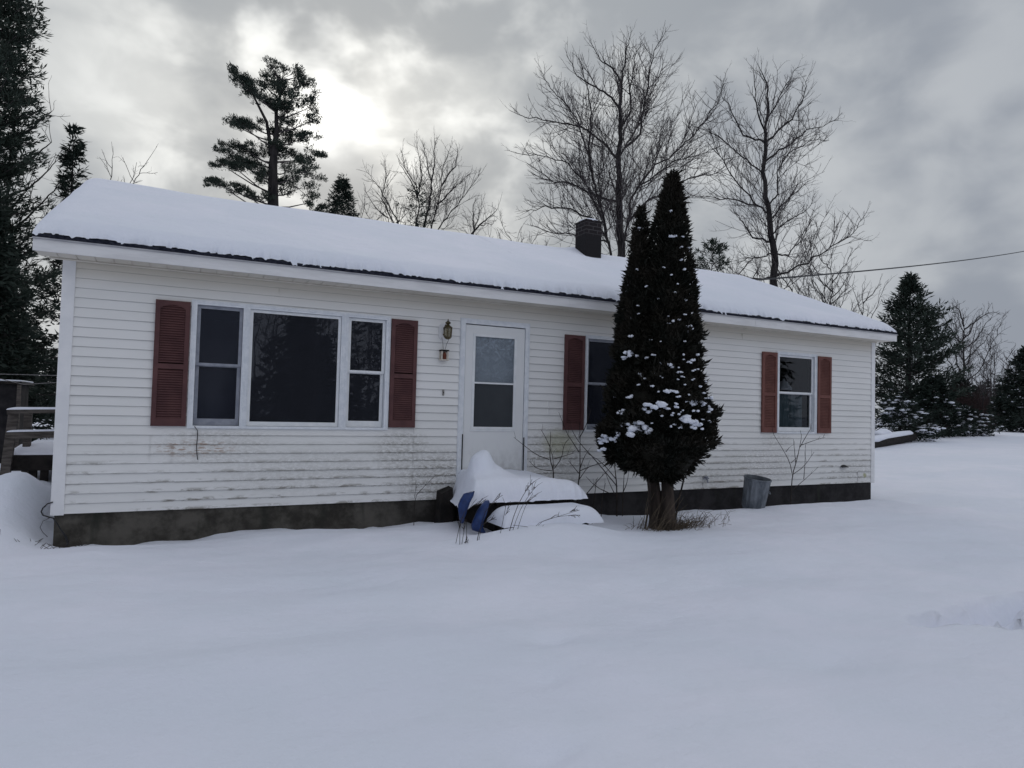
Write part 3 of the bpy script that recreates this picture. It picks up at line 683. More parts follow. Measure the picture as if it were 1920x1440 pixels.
SAPR = [[(10.19, -0.32), (10.2, -0.08), (10.22, 0.22), (10.32, 0.45), (10.39, 0.68), (10.43, 0.86), (10.39, 0.95)], [(10.39, 0.68), (10.56, 0.92), (10.59, 1.0)], [(10.43, 0.71), (10.73, 0.8), (10.9, 0.84)], [(10.21, 0.25), (10.18, 0.43), (10.03, 0.66), (9.89, 0.86), (9.87, 0.96)], [(10.19, 0.42), (10.3, 0.5)], [(10.22, 0.22), (10.51, 0.35), (10.77, 0.59)], [(10.22, -0.03), (10.37, 0.06), (10.58, 0.19), (10.81, 0.34)], [(10.49, 0.14), (10.53, 0.45), (10.54, 0.71)], [(10.07, 0.6), (10.05, 0.68)], [(10.29, 0.4), (10.21, 0.81)]]
GS = 'bare saplings growing along the wall'
for polys, y, r, sd_, lab in ((SAPA, -.45, .011, 1, 'slim bare sapling rising behind the snowy landing, right of the door'), (SAPB, -.4, .012, 2, 'bare sapling with forked twigs in front of the half-hidden window'),
                              (SAPC, -.5, .013, 3, 'tangle of bare criss-crossing saplings left of the evergreen trunk'), (SAPR, -.35, .011, 4, 'bare sapling under the small window, right of the trash can')):
    tag(lines(polys, y, r, .0022, sd_).build('sapling', 'sapling', loc=(polys[0][0][0], y, polys[0][0][1])), lab, 'sapling', GS)
WEED = [[(4.26, -0.2), (4.35, 0.11), (4.46, 0.3), (4.54, 0.39)], [(4.28, -0.23), (4.38, 0.07), (4.48, 0.23), (4.57, 0.35)], [(4.34, -0.25), (4.41, 0.02), (4.47, 0.18), (4.56, 0.25)], [(4.48, -0.25), (4.6, -0.05), (4.78, 0.0), (5.14, 0.08)], [(4.49, -0.25), (4.65, -0.04), (4.84, 0.01), (5.13, 0.02)], [(4.33, -0.05), (4.53, -0.08), (4.68, -0.14), (4.78, -0.17)], [(4.17, -0.2), (4.23, 0.05), (4.27, 0.16)]]
WEED2 = [[(3.9, -.25), (3.94, -0.04), (4.02, -0.0), (4.12, 0.04)], [(3.68, -.2), (3.74, 0.1), (3.86, 0.17), (3.96, 0.21)], [(3.93, -.2), (3.98, 0.08), (4.07, 0.17), (4.16, 0.26)], [(3.78, 0.04), (3.79, -0.08), (3.8, -0.22)], [(3.72, -0.25), (3.72, 0.02)], [(3.74, -0.25), (3.77, 0.02)]]
def heads(b, polys, y, seed):
    rr = random.Random(seed)
    for pl_ in polys:
        x, z = pl_[-1]; px_, pz_ = pl_[-2]; d = Vector((x-px_, 0, z-pz_)).normalized()
        for _ in range(8):
            s = Vector((rr.uniform(-1, 1), rr.uniform(-.6, .6), rr.uniform(-1, 1))); q = Vector((x, y, z))-d*rr.uniform(0, .12)
            e = (d+s*.5).normalized()*rr.uniform(.03, .08); b.tube([q, q+e*.6, q+e+Vector((0, 0, rr.uniform(-.01, .01)))], [.0025, .002, .003], 3, False)
for polys, y, sd_, lab in ((WEED, -1.8, 5, 'dry brown weed stalks leaning over the snow in front of the steps'), (WEED2, -1.8, 6, 'sparse dry weed stalks beside the blue plastic pieces')):
    b = lines(polys, y, .0045, .0022, sd_, .06, 4); heads(b, polys, y, sd_)
    tag(b.build('dry_weed', 'sapling', loc=(polys[0][0][0], y, -.22)), lab, 'weed', 'dry weeds by the steps')
b = lines([[(3.77, -.3), (3.77, 0.06), (3.86, 0.16), (4.03, 0.33)], [(3.77, 0.05), (3.79, 0.2)]], -.2, .005, .002, 9, .03); tag(b.build('sapling', 'sapling', loc=(3.77, -.2, -.3)), 'single thin bare twig against the siding left of the door', 'sapling', GS)
rr = random.Random(12); b = MB()
for k in range(430):
    a = rr.uniform(0, 2*PI); rd = abs(rr.gauss(.0, .30)); x = 6.92+rd*math.cos(a)*1.25; y = -1.38+rd*math.sin(a)*.55; ln = rr.uniform(.08, .32); g = gz(x, y)-.02
    lean = Vector((rr.uniform(-.9, 1.1), rr.uniform(-.6, .5), rr.uniform(.2, 1.0))).normalized()
    p0 = Vector((x, y, g)); p1 = p0+lean*ln*.6; p2 = p0+lean*ln+Vector((rr.uniform(-.03, .05), 0, -ln*.22)); b.tube([p0, p1, p2], [.003, .0024, .0012], 3, False)
for k in range(26):
    x = rr.uniform(6.2, 6.75); p0 = Vector((x, -1.5+rr.uniform(-.15, .2), -.3)); p1 = p0+Vector((rr.uniform(.05, .45), rr.uniform(-.1, .1), rr.uniform(.12, .5))); b.tube([p0, p0*.5+p1*.5+Vector((0, 0, .04)), p1], [.0035, .003, .0015], 3, False)
tag(b.build('dry_grass', simple('dead_grass', (.05, .038, .026), (.12, .09, .06), 9), loc=(6.9, -1.4, -.3)), 'clump of dark dead grass around the foot of the evergreen', 'grass')
rr = random.Random(13); b = MB()
for k in range(26):
    x = rr.gauss(-.12, .11); y = rr.gauss(-.12, .12); p0 = Vector((x, y, gz(x, y)-.01)); e = Vector((rr.uniform(-1, 1), rr.uniform(-.5, .5), rr.uniform(.1, .8))).normalized()*rr.uniform(.04, .13); b.tube([p0, p0+e*.6, p0+e], [.003, .0025, .0015], 3, False)
for k in range(14):
    x = rr.uniform(.05, .3); p0 = Vector((x, -.09, gz(x, -.09))); e = Vector((rr.uniform(-1, 1), rr.uniform(-.5, .1), rr.uniform(.05, .5))).normalized()*rr.uniform(.05, .13); b.tube([p0, p0+e*.6, p0+e], [.003, .0025, .0015], 3, False)
tag(b.build('dry_grass', 'sapling', loc=(-.1, -.1, -.3)), 'few dead grass stems poking through snow at the left house corner', 'grass')

# ------------------------------------------------------------------ arborvitae
AX, AY = 6.74, -1.30; RX, RY = .772, -.635
arb = empty('arborvitae', (AX, AY, -.32), 'tall dark two-topped evergreen dotted with snow clumps in front of the house', 'tree')
PM = [(.30, .12), (.42, .34), (.6, .54), (.8, .64), (1.05, .69), (1.3, .66), (1.7, .52), (2.1, .45), (2.4, .39), (3.1, .275), (3.6, .205), (3.9, .15), (4.2, .09), (4.33, .02)]
PS = [(.42, .18), (.8, .44), (1.3, .42), (1.7, .385), (2.4, .29), (3.0, .18), (3.4, .10), (3.7, .05), (3.9, .01)]
PL = [(.52, .02), (.66, .17), (.82, .23), (.98, .18), (1.14, .03)]
BODY = [(PM, 0, .06, 1.0), (PS, -.315, -.02, .62), (PL, -.62, 0, .12)]
def bodyc(off, lean, z): k = off+lean*(z-.5)/3.8; return AX+RX*k, AY+RY*k
core = MB()
rr = random.Random(21)
for prof, off, lean, wgt in BODY:
    zs = np.linspace(prof[0][0], prof[-1][0], 34); rs_ = np.interp(zs, *zip(*prof)); n_ = 22; vs = []
    for i, z in enumerate(zs):
        cx2, cy3 = bodyc(off, lean, z)
        for k in range(n_):
            t = 2*PI*k/n_; q = rs_[i]*(.74+.30*float(vnoise(np.array([t*2.2+off*9]), np.array([z*4.5]), 41)[0])); vs.append((cx2+q*math.cos(t), cy3+q*math.sin(t), z))
    core.add(vs, [(i*n_+k, i*n_+(k+1) % n_, (i+1)*n_+(k+1) % n_, (i+1)*n_+k) for i in range(33) for k in range(n_)]+[tuple(range(n_))[::-1]])
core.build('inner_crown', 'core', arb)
def spray_mesh(pts, dirs, lens, wid, rnd_):
    n_ = len(pts); ref = rnd_.normal(size=(n_, 3)); side = np.cross(dirs, ref); side /= np.linalg.norm(side, axis=1)[:, None]+1e-9
    L_ = lens[:, None]; W_ = wid[:, None]
    a = pts; b1 = pts+dirs*L_*.45+side*W_; b2 = pts+dirs*L_*.45-side*W_; c = pts+dirs*L_
    V = np.stack([a, b1, c, b2], 1).reshape(-1, 3); idx = np.arange(n_)[:, None]*4+np.array([[0, 1, 2, 3]]); return V, idx
def np_mesh(name, V, Q, mat, parent, loc=None):
    root = parent
    while root is not None and root.parent is not None: root = root.parent
    o3 = np.array(root.location if root is not None else loc); me = bpy.data.meshes.new(name); m_ = Q.shape[1]
    me.vertices.add(len(V)); me.vertices.foreach_set('co', (V-o3).ravel()); me.loops.add(Q.size); me.loops.foreach_set('vertex_index', Q.ravel())
    me.polygons.add(len(Q)); me.polygons.foreach_set('loop_start', np.arange(len(Q))*m_); me.polygons.foreach_set('loop_total', np.full(len(Q), m_))
    me.materials.append(M[mat]); me.update(); me.validate()
    o = bpy.data.objects.new(name, me); C.objects.link(o)
    if parent is not None: o.parent = parent
    else: o.location = o3
    return o
rg = np.random.default_rng(7); PT = []; DR = []
for prof, off, lean, wgt in BODY:
    n_ = int(32000*wgt); zz = rg.uniform(prof[0][0], prof[-1][0], n_*3); rz = np.interp(zz, *zip(*prof))
    keep = rg.uniform(0, .68, n_*3) < rz+.03; zz = zz[keep][:n_]; rz = rz[keep][:n_]; t = rg.uniform(0, 2*PI, len(zz))
    lump = .90+.42*vnoise(t*2.6+off*7, zz*5.0, 42)+.30*vnoise(t*6, zz*11, 43)
    q = .955*rz*np.clip(lump, .55, 1.22)*(1-.12*rg.uniform(0, 1, len(zz))**2); k = off+lean*(zz-.5)/3.8
    PT.append(np.stack([AX+RX*k+q*np.cos(t), AY+RY*k+q*np.sin(t), zz], -1))
    d = np.stack([np.cos(t), np.sin(t), np.full(len(zz), .75)+np.where(zz < .6, -1.1, 0)], -1)+rg.normal(size=(len(zz), 3))*.5; DR.append(d/np.linalg.norm(d, axis=1)[:, None])
PT = np.concatenate(PT); DR = np.concatenate(DR)
V, Q = spray_mesh(PT, DR, rg.uniform(.04, .10, len(PT))*np.where(rg.uniform(size=len(PT)) < .06, 1.7, 1), rg.uniform(.008, .017, len(PT)), rg)
np_mesh('crown', V, Q, 'cedar', arb)
b = MB()
b.tube([(6.83, -1.33, -.40), (6.815, -1.33, -.2), (6.81, -1.32, .15), (6.80, -1.30, .6), (6.80, -1.3, 1.2)], [.15, .10, .082, .07, .05], 12)
b.build('trunk', 'barkr', arb, smooth=True)
b = MB(); b.tube([(6.74, -1.20, -.40), (6.73, -1.20, -.2), (6.70, -1.19, .15), (6.62, -1.18, .6), (6.55, -1.18, 1.2)], [.13, .095, .085, .07, .04], 12); b.build('trunk', 'barkr', arb, smooth=True)
b = MB(); b.tube([(6.95, -1.28, -.35), (7.0, -1.3, .0), (7.1, -1.3, .35)], [.018, .015, .012], 6); b.tube([(6.5, -1.25, -.35), (6.55, -1.3, .1), (6.5, -1.3, .5)], [.014, .012, .01], 6); b.build('sucker', 'sapling', arb)
CL = [(6.66, -1.48, 3.78, 0.025), (6.64, -1.52, 3.44, 0.036), (6.73, -1.58, 3.31, 0.028), (6.88, -1.57, 3.3, 0.025), (6.75, -1.61, 3.14, 0.021), (6.79, -1.62, 3.02, 0.021), (6.44, -1.11, 3.6, 0.037), (6.4, -1.32, 2.81, 0.021), (6.62, -1.63, 2.7, 0.021), (6.75, -1.68, 2.62, 0.021), (6.65, -1.63, 2.81, 0.017), (6.23, -1.2, 2.39, 0.021), (6.3, -1.31, 2.44, 0.017), (6.53, -1.62, 2.39, 0.017), (6.58, -1.67, 2.34, 0.024), (6.63, -1.69, 2.35, 0.024), (6.77, -1.73, 2.28, 0.041), (6.51, -1.63, 2.3, 0.02), (6.73, -1.73, 2.21, 0.021), (6.23, -1.27, 2.15, 0.028), (6.2, -1.27, 1.95, 0.069), (6.17, -1.22, 1.88, 0.041), (6.3, -1.47, 1.87, 0.024), (6.34, -1.55, 1.92, 0.024), (6.48, -1.73, 1.78, 0.047), (6.71, -1.8, 1.83, 0.031), (6.78, -1.8, 1.85, 0.024), (6.57, -1.79, 1.7, 0.03), (6.23, -1.42, 1.66, 0.041), (6.26, -1.54, 1.61, 0.024), (6.28, -1.65, 1.51, 0.027), (6.39, -1.79, 1.47, 0.053), (6.46, -1.85, 1.45, 0.036), (6.63, -1.78, 1.91, 0.017), (6.88, -1.78, 1.92, 0.028), (6.11, -1.03, 1.4, 0.045), (6.12, -1.4, 1.39, 0.04), (6.08, -1.32, 1.21, 0.064), (6.26, -1.76, 1.28, 0.112), (6.74, -1.96, 1.34, 0.067), (6.67, -1.93, 1.4, 0.02), (6.63, -1.92, 1.42, 0.02), (6.44, -1.9, 1.26, 0.026), (6.43, -1.88, 1.31, 0.023), (6.39, -1.87, 1.19, 0.026), (6.57, -1.95, 1.11, 0.099), (6.68, -1.97, 1.06, 0.067), (6.68, -1.97, 1.22, 0.027), (6.12, -1.55, 1.04, 0.106), (6.11, -1.52, 0.97, 0.126), (6.07, -1.31, 1.04, 0.034), (6.07, -1.24, 0.91, 0.048), (6.06, -1.01, 0.83, 0.084), (6.04, -0.95, 0.87, 0.049), (5.99, -.98, .70, .045), (6.07, -1.22, 0.86, 0.034), (6.47, -1.92, 1.02, 0.02), (6.38, -1.87, 1.03, 0.016), (6.22, -1.73, 1.06, 0.02), (6.9, -1.96, 1.26, 0.027), (6.87, -1.97, 1.21, 0.02), (7.01, -1.89, 1.39, 0.028), (6.85, -1.91, 1.45, 0.02), (6.82, -1.89, 1.52, 0.024), (6.59, -1.83, 1.64, 0.017), (6.6, -1.87, 1.54, 0.017), (6.37, -1.69, 1.63, 0.017), (6.33, -1.61, 1.68, 0.017), (6.2, -1.48, 1.53, 0.017), (6.86, -1.81, 1.74, 0.017), (6.56, -1.78, 1.75, 0.017), (6.68, -1.75, 2.08, 0.014), (6.64, -1.78, 1.86, 0.014), (6.45, -1.48, 2.63, 0.014), (6.53, -1.51, 3.03, 0.014), (6.31, -1.29, 2.55, 0.014), (6.33, -1.22, 3.03, 0.018), (6.72, -1.86, 1.61, 0.017), (6.94, -1.84, 1.59, 0.017), (6.36, -1.49, 2.1, 0.014), (6.42, -1.61, 2.07, 0.014), (6.51, -1.93, 1.22, 0.02), (6.46, -1.91, 1.18, 0.02), (6.48, -1.88, 1.39, 0.02), (6.3, -1.73, 1.44, 0.017)]
CL += [(6.62, -1.86, 1.33, .018), (6.30, -1.80, 1.15, .02), (6.80, -1.95, 1.12, .018), (6.98, -1.88, 1.10, .02), (7.05, -1.80, 1.28, .018), (6.95, -1.86, 1.38, .02), (6.75, -1.86, 1.72, .018), (6.52, -1.80, 1.60, .016), (6.40, -1.62, 1.80, .018), (6.70, -1.72, 2.42, .018), (6.58, -1.60, 2.92, .016), (6.78, -1.58, 3.45, .016)]
rr = random.Random(31)
for i, (x, y, z, r) in enumerate(CL):
    d = Vector((x-AX, y-AY, 0)).normalized(); c = Vector((x, y, z))+d*(.002-.25*r); b = MB()
    m_ = 2 if r < .03 else (5 if r < .06 else 13)
    for k in range(m_):
        a = Vector((rr.uniform(-1, 1), rr.uniform(-1, 1), 0))*r*.9*(m_ > 1); sag = -abs(a.length)*rr.uniform(.2, 1.3)
        q = r*(rr.uniform(.5, .85) if m_ == 2 else (rr.uniform(.32, .55) if m_ == 5 else rr.uniform(.2, .42))); b.add(*blob(c.x+a.x*1.15, c.y+a.y*1.15, c.z+sag+r*.3, q*1.15, q*1.15, q*rr.uniform(.55, .85), i*17+k, .3, 2))
    b.build('snow_clump', 'snow', arb, smooth=True)

# ------------------------------------------------------------------ trees
def taper(pts, a, c): n_ = len(pts); return [a+(c-a)*(k/(n_-1)) for k in range(n_)]
class Twigs:
    """collects thin branch polylines fast (three sided)"""
    def __init__(s): s.V = []; s.Q = []; s.n = 0
    def add(s, P, rad):
        P = np.asarray(P, float); n_ = len(P); d = np.gradient(P, axis=0); d /= np.linalg.norm(d, axis=1)[:, None]+1e-9
        a = np.cross(d, np.array([.31, .87, .37])); a /= np.linalg.norm(a, axis=1)[:, None]+1e-9; b_ = np.cross(d, a)
        r_ = np.asarray(rad)[:, None]; ring = [P+(a*math.cos(t)+b_*math.sin(t))*r_ for t in (0, 2.094, 4.189)]
        V_ = np.stack(ring, 1).reshape(-1, 3); i = np.arange(n_-1)[:, None]*3+s.n
        s.Q.append(np.concatenate([np.concatenate([i+k, i+(k+1) % 3, i+3+(k+1) % 3, i+3+k], 1) for k in range(3)])); s.V.append(V_); s.n += len(V_)
    def build(s, name, mat, parent=None, loc=None): return np_mesh(name, np.concatenate(s.V), np.concatenate(s.Q), mat, parent, loc)
def rdir(rg_, d, spread, upb):
    v = d+rg_.normal(size=3)*spread; v[2] += upb; return v/np.linalg.norm(v)
def grow(tw, rg_, p, d, ln, r, lev, upb, dens, zmin=-9):
    n_ = 5 if lev > 0 else 4; P = [p]; q = p.copy(); dd = d.copy()
    for k in range(n_-1):
        dd = rdir(rg_, dd, .16, upb*.5); q = q+dd*ln/(n_-1); P.append(q.copy())
    tw.add(P, taper(P, r, r*.45))
    if lev <= 0: return
    m_ = max(2, int(ln*dens*(1.0 if lev > 1 else 1.25)))
    for k in range(m_):
        t = rg_.uniform(.15, 1.0)*(n_-1); i = min(int(t), n_-2); pt = P[i]*(1-t+i)+P[i+1]*(t-i); dr = P[i+1]-P[i]; dr /= np.linalg.norm(dr)
        grow(tw, rg_, pt, rdir(rg_, dr, .55, upb), ln*rg_.uniform(.32, .6)*(1.1-.4*t/(n_-1)), r*.55, lev-1, upb, dens)
def limb_tree(name, label, group, base, limbs, ydepth, r_tr, seed, zlow, mat='barkd', tmat='twig', dens=2.4, l1=.36, gap=.42, rl=.075, upb=.10, spread=.32, rt=.0075):
    rg_ = np.random.default_rng(seed); root = empty(name, (base[0], ydepth, base[1]), label, 'tree', group); tk = MB(); tw = Twigs(); DONE = []
    for i, lm in enumerate(limbs):
        k = 0 if i == 0 else rg_.uniform(-spread, spread); x0 = lm[0][0]; P = []
        y0_ = ydepth
        if i and lm[0][1] >= zlow and DONE:
            D_ = np.concatenate(DONE); jn = np.argmin((D_[:, 0]-x0)**2+(D_[:, 2]-lm[0][1])**2); y0_ = D_[jn, 1]; lm = [(D_[jn, 0], D_[jn, 2])]+list(lm[1:])
        for j, (x, z) in enumerate(lm): P.append(np.array([x, y0_+k*abs(x-x0)+(.10*k*(z-lm[0][1])), z]))
        if i == 0 or lm[0][1] < zlow: P = [np.array([base[0]+(P[0][0]-base[0])*.3*(i > 0), ydepth, base[1]-.1]), np.array([base[0]*.5+P[0][0]*.5, ydepth, base[1]*.5+P[0][2]*.5])]+P
        ext = len(P); ra = r_tr if i == 0 else (rl*1.25 if lm[0][1] < zlow else rl*rg_.uniform(.7, 1.1))
        # subdivide with wobble
        Q = [P[0]]
        for a, c in zip(P[:-1], P[1:]):
            ln = np.linalg.norm(c-a)
            for t in (.25, .5, .75): Q.append(a*(1-t)+c*t+rg_.normal(size=3)*.028*ln)
            Q.append(c)
        DONE.append(np.array(Q))
        tk.tube(Q, [max(.010, ra*(1-t)**1.05+.010*t) for t in np.linspace(0, 1, len(Q))], 8 if i == 0 else 6, False)
        # side growth
        S = np.array(Q); seg = np.linalg.norm(np.diff(S, axis=0), axis=1); cum = np.concatenate([[0], np.cumsum(seg)]); tot = cum[-1]; s = tot*(.12 if i else .2)
        while s < tot:
            j = min(np.searchsorted(cum, s)-1, len(S)-2); j = max(j, 0); t = (s-cum[j])/seg[j]; p = S[j]*(1-t)+S[j+1]*t
            if p[2] > zlow-.6:
                d = (S[j+1]-S[j])/seg[j]; rem = tot-s; ln = (.55+l1*rem*rg_.uniform(.5, 1.1)); ln = min(ln, 2.6*l1/.36)
                grow(tw, rg_, p, rdir(rg_, d, .62, upb), ln, max(rt*1.25, min(.018, .005+.008*ln)), 2, upb, dens)
            s += gap*rg_.uniform(.5, 1.4)
        grow(tw, rg_, S[-1], rdir(rg_, S[-1]-S[-2], .1, .1), .7, rt*1.2, 1, upb, dens)
    tk.build('trunk', mat, root, smooth=True); tw.build('branches', tmat, root); return root

GB = 'bare deciduous trees behind the house'; GE = 'evergreens around the house'
BIG = [[(17.74, 7.75), (17.63, 9.18), (17.53, 10.18), (17.49, 11.71), (17.54, 13.0), (17.54, 14.28), (17.61, 15.33), (17.74, 16.49), (17.98, 17.25)], [(17.79, 7.93), (17.92, 8.79), (18.15, 10.28), (18.66, 11.06), (19.28, 11.87), (20.15, 12.39), (21.03, 13.28), (21.94, 14.38), (22.63, 15.45), (22.91, 16.45)], [(17.2, 7.77), (16.85, 9.06), (16.43, 10.17), (16.1, 11.28), (15.79, 12.22), (15.38, 13.13), (14.79, 13.65), (14.13, 14.07), (13.65, 14.68)], [(17.12, 8.18), (16.64, 9.37), (15.92, 10.58), (15.14, 11.26), (14.02, 11.37), (12.81, 11.3)], [(17.5, 11.54), (16.97, 12.29), (16.36, 12.67), (15.77, 12.96), (14.62, 12.96), (13.52, 12.92), (12.89, 13.06)], [(17.52, 14.11), (16.92, 14.48), (16.21, 14.74), (15.52, 14.99), (15.02, 15.77)], [(17.6, 15.16), (17.09, 15.63), (16.48, 15.82), (15.97, 16.45)], [(17.81, 11.59), (17.99, 12.66), (18.6, 13.48), (19.23, 14.23), (19.64, 15.39), (20.28, 16.44), (20.71, 17.46)], [(18.1, 12.34), (18.61, 13.13), (18.79, 14.57), (18.97, 15.93), (19.17, 16.87), (19.7, 17.81)], [(18.56, 10.78), (19.5, 11.56), (20.37, 12.25), (21.5, 12.64), (22.67, 13.24)], [(18.07, 9.24), (18.89, 10.23), (19.74, 10.72), (20.84, 11.44), (21.99, 11.73), (22.8, 12.52)], [(17.53, 10.01), (16.43, 10.0), (15.16, 10.28), (14.05, 10.25), (12.96, 10.69)], [(17.13, 8.2), (16.06, 8.95), (14.73, 9.07), (13.36, 8.86), (12.41, 8.41)], [(17.28, 8.15), (15.7, 8.25), (14.29, 8.04), (12.94, 8.09)], [(16.21, 11.05), (15.98, 12.25), (16.05, 13.44), (15.73, 14.45), (15.32, 15.27)], [(17.77, 12.96), (18.16, 14.08), (18.14, 15.29), (18.32, 16.38), (18.73, 17.19)]]
limb_tree('bare_tree', 'tallest bare tree with a wide spreading crown, directly behind the chimney', GB, (17.8, .05), BIG, 15, .21, 101, 7.9, gap=.18, dens=2.8, l1=.44, rl=.052, rt=.0055, upb=.18)
TWO = [[(26.7, 7.23), (26.55, 9.53), (26.31, 10.85), (26.02, 12.35), (25.99, 14.28), (26.16, 15.77), (26.01, 17.2), (25.47, 17.9)], [(26.27, 10.84), (25.32, 11.27), (24.16, 12.21), (23.28, 13.17), (22.53, 14.5)], [(25.58, 11.17), (23.56, 11.12), (21.89, 10.9)], [(25.97, 12.92), (24.9, 13.48), (23.75, 14.39), (22.64, 14.71)], [(26.5, 11.17), (26.89, 11.91), (26.81, 12.97), (27.54, 14.0), (28.93, 14.87), (30.53, 15.3)], [(26.75, 7.81), (28.17, 8.56), (29.87, 9.47), (31.34, 10.38), (32.33, 11.77)], [(26.12, 14.3), (27.38, 15.55), (27.92, 16.67), (28.18, 17.83)], [(26.14, 15.48), (26.95, 16.94), (27.76, 18.23)], [(26.54, 8.85), (24.85, 8.45), (23.37, 7.95)], [(26.46, 9.32), (25.22, 9.54), (24.57, 10.2), (23.94, 10.67)], [(26.51, 10.49), (27.58, 11.63), (28.82, 12.54), (29.67, 13.19)], [(26.05, 14.68), (25.25, 15.57), (24.97, 16.66), (24.83, 17.49)], [(26.0, 13.41), (26.99, 14.09), (28.08, 15.1), (29.79, 15.76)], [(26.56, 8.95), (27.75, 9.0), (28.85, 10.04), (29.69, 11.67)], [(26.46, 9.71), (27.32, 10.51), (28.42, 11.17), (29.55, 11.95)], [(26.06, 14.1), (24.75, 14.41), (23.97, 15.76), (23.59, 16.05)], [(26.62, 8.09), (25.51, 7.68), (24.24, 7.44), (23.25, 8.16)]]
limb_tree('bare_tree', 'tall bare tree with one straight trunk, right of the two-topped evergreen', GB, (26.8, .3), TWO, 15, .23, 102, 7.2, gap=.22, dens=2.6, l1=.42, rl=.052, rt=.006, upb=.18)
THREE = [[(12.76, 10.8), (13.05, 12.11), (13.11, 13.29), (12.84, 14.24), (12.67, 15.02)], [(13.19, 10.77), (13.44, 11.89), (13.69, 12.94), (13.75, 14.14), (14.19, 15.42)], [(13.57, 10.73), (14.12, 11.64), (14.87, 12.67), (15.63, 13.92)], [(12.34, 10.92), (12.49, 11.93), (12.27, 12.97), (11.69, 13.76), (11.48, 14.7)], [(11.34, 10.77), (10.77, 11.74), (10.21, 12.61), (9.66, 13.21)], [(11.07, 10.82), (10.49, 11.96), (10.72, 13.23), (10.61, 13.82)], [(13.43, 12.08), (14.36, 13.05), (15.52, 14.27)], [(13.01, 13.28), (13.27, 14.23), (13.22, 15.68)], [(13.68, 13.12), (14.62, 14.48), (14.69, 15.42)], [(12.39, 12.27), (11.99, 13.1), (11.33, 13.87)], [(12.48, 12.46), (12.63, 13.57), (12.29, 15.31)]]
limb_tree('bare_tree', 'rounded bare tree of many thin stems, mid-roof between pine and chimney', GB, (12.9, -.1), THREE, 26, .09, 103, 11.0, gap=.18, dens=3.2, l1=.36, rl=.045, rt=.009, upb=.14)
FOUR = [[(14.68, 10.18), (15.13, 10.77), (15.69, 11.29), (16.17, 11.81)], [(14.77, 10.28), (15.03, 11.11), (15.2, 11.84)], [(14.86, 10.46), (14.74, 11.15), (14.72, 11.76)], [(15.13, 10.77), (16.0, 10.98)]]
limb_tree('bare_tree', 'small bare treetop showing over the ridge just left of the chimney tree', GB, (14.6, -.1), FOUR, 24, .09, 104, 10.3, gap=.18, dens=3.0, l1=.3, rl=.04, rt=.011)

def auto_bare(name, label, x, y, z0, z1, rad, seed, group=GB, nl=9, tr=.09, zc=.3, mat='barkd', tmat='twig', **kw):
    rr_ = random.Random(seed); h = z1-z0; limbs = [[(x+rr_.uniform(-.02, .02)*h*t, z0+h*t*.96) for t in (.12, .3, .5, .7, .88, 1)]]
    for i in range(nl):
        t = zc+(.92-zc)*i/nl; s = 1 if i % 2 else -1; zz = z0+h*t; ln = rad*(1.15-.75*abs(t-.45))*rr_.uniform(.75, 1.1)
        limbs.append([(x+s*ln*u, min(z1, zz+ln*(.55*u+.75*u*u)*rr_.uniform(.8, 1.15))) for u in (0, .35, .7, 1)])
    return limb_tree(name, label, group, (x, z0), limbs, y, tr, seed, z0+h*.1, mat=mat, tmat=tmat, **kw)
auto_bare('bare_tree', 'bare tree spraying twigs beside the tall pine at the left edge', -2.85, 13, gz(-2.85, 13), 9.4, 1.15, 110, nl=11, tr=.11, zc=.45, gap=.34, rl=.045)
auto_bare('bare_tree', 'tip of a small bare tree over the left end of the roof ridge', -.75, 14, gz(-.75, 14), 8.15, .9, 111, nl=6, tr=.04, zc=.5, gap=.5, dens=1.6, rl=.02)
auto_bare('bare_tree', 'thin bare tree right of the tall straight-trunked one, above the roof slope', 31.9, 16, gz(31.9, 16), 10.2, 2.2, 112, nl=11, tr=.08, gap=.42, rl=.035, rt=.01)
auto_bare('bare_tree', 'slender bare tree left of its taller thin twin above the roof slope', 30.2, 17, gz(30.2, 17), 9.2, 1.8, 116, nl=9, tr=.06, gap=.45, rl=.03, rt=.01)
auto_bare('bare_tree', 'small bare tree peeping over the lower end of the right roof slope', 37.3, 18, gz(37.3, 18), 9.3, 1.9, 113, nl=8, tr=.07, gap=.5, rl=.035, rt=.010)
auto_bare('bare_tree', 'lone bare tree in the far right clearing beside the big dark pine', 50.9, 20, gz(50.9, 20), 8.9, 2.9, 114, nl=13, tr=.15, zc=.34, gap=.36, rl=.06, rt=.012, dens=2.2)
for i, (x, y, h, lab) in enumerate(((46.6, 16, 6.6, 'tallest of the thin bare saplings at the right edge of the clearing'), (44.9, 15.5, 5.2, 'shorter thin bare sapling left of the tallest one at the right edge'), (48.0, 16.5, 5.9, 'thin bare sapling half behind the snowy spruce at the right frame edge'))):
    auto_bare('bare_tree', lab, x, y, gz(x, y), h, .8, 120+i, 'thin bare saplings at the right', nl=7, tr=.04, zc=.3, gap=.45, rl=.02, rt=.010, dens=1.8)
for i, (x, h, lab) in enumerate(((23.1, 8.3, 'low bare tree behind the roof just left of the straight-trunked tree'), (29.0, 8.4, 'low bare tree filling the gap right of the straight trunk'))):
    auto_bare('bare_tree', lab, x, 14, gz(x, 14), h, 1.9, 130+i, nl=8, tr=.06, zc=.45, gap=.42, rl=.03, rt=.009)
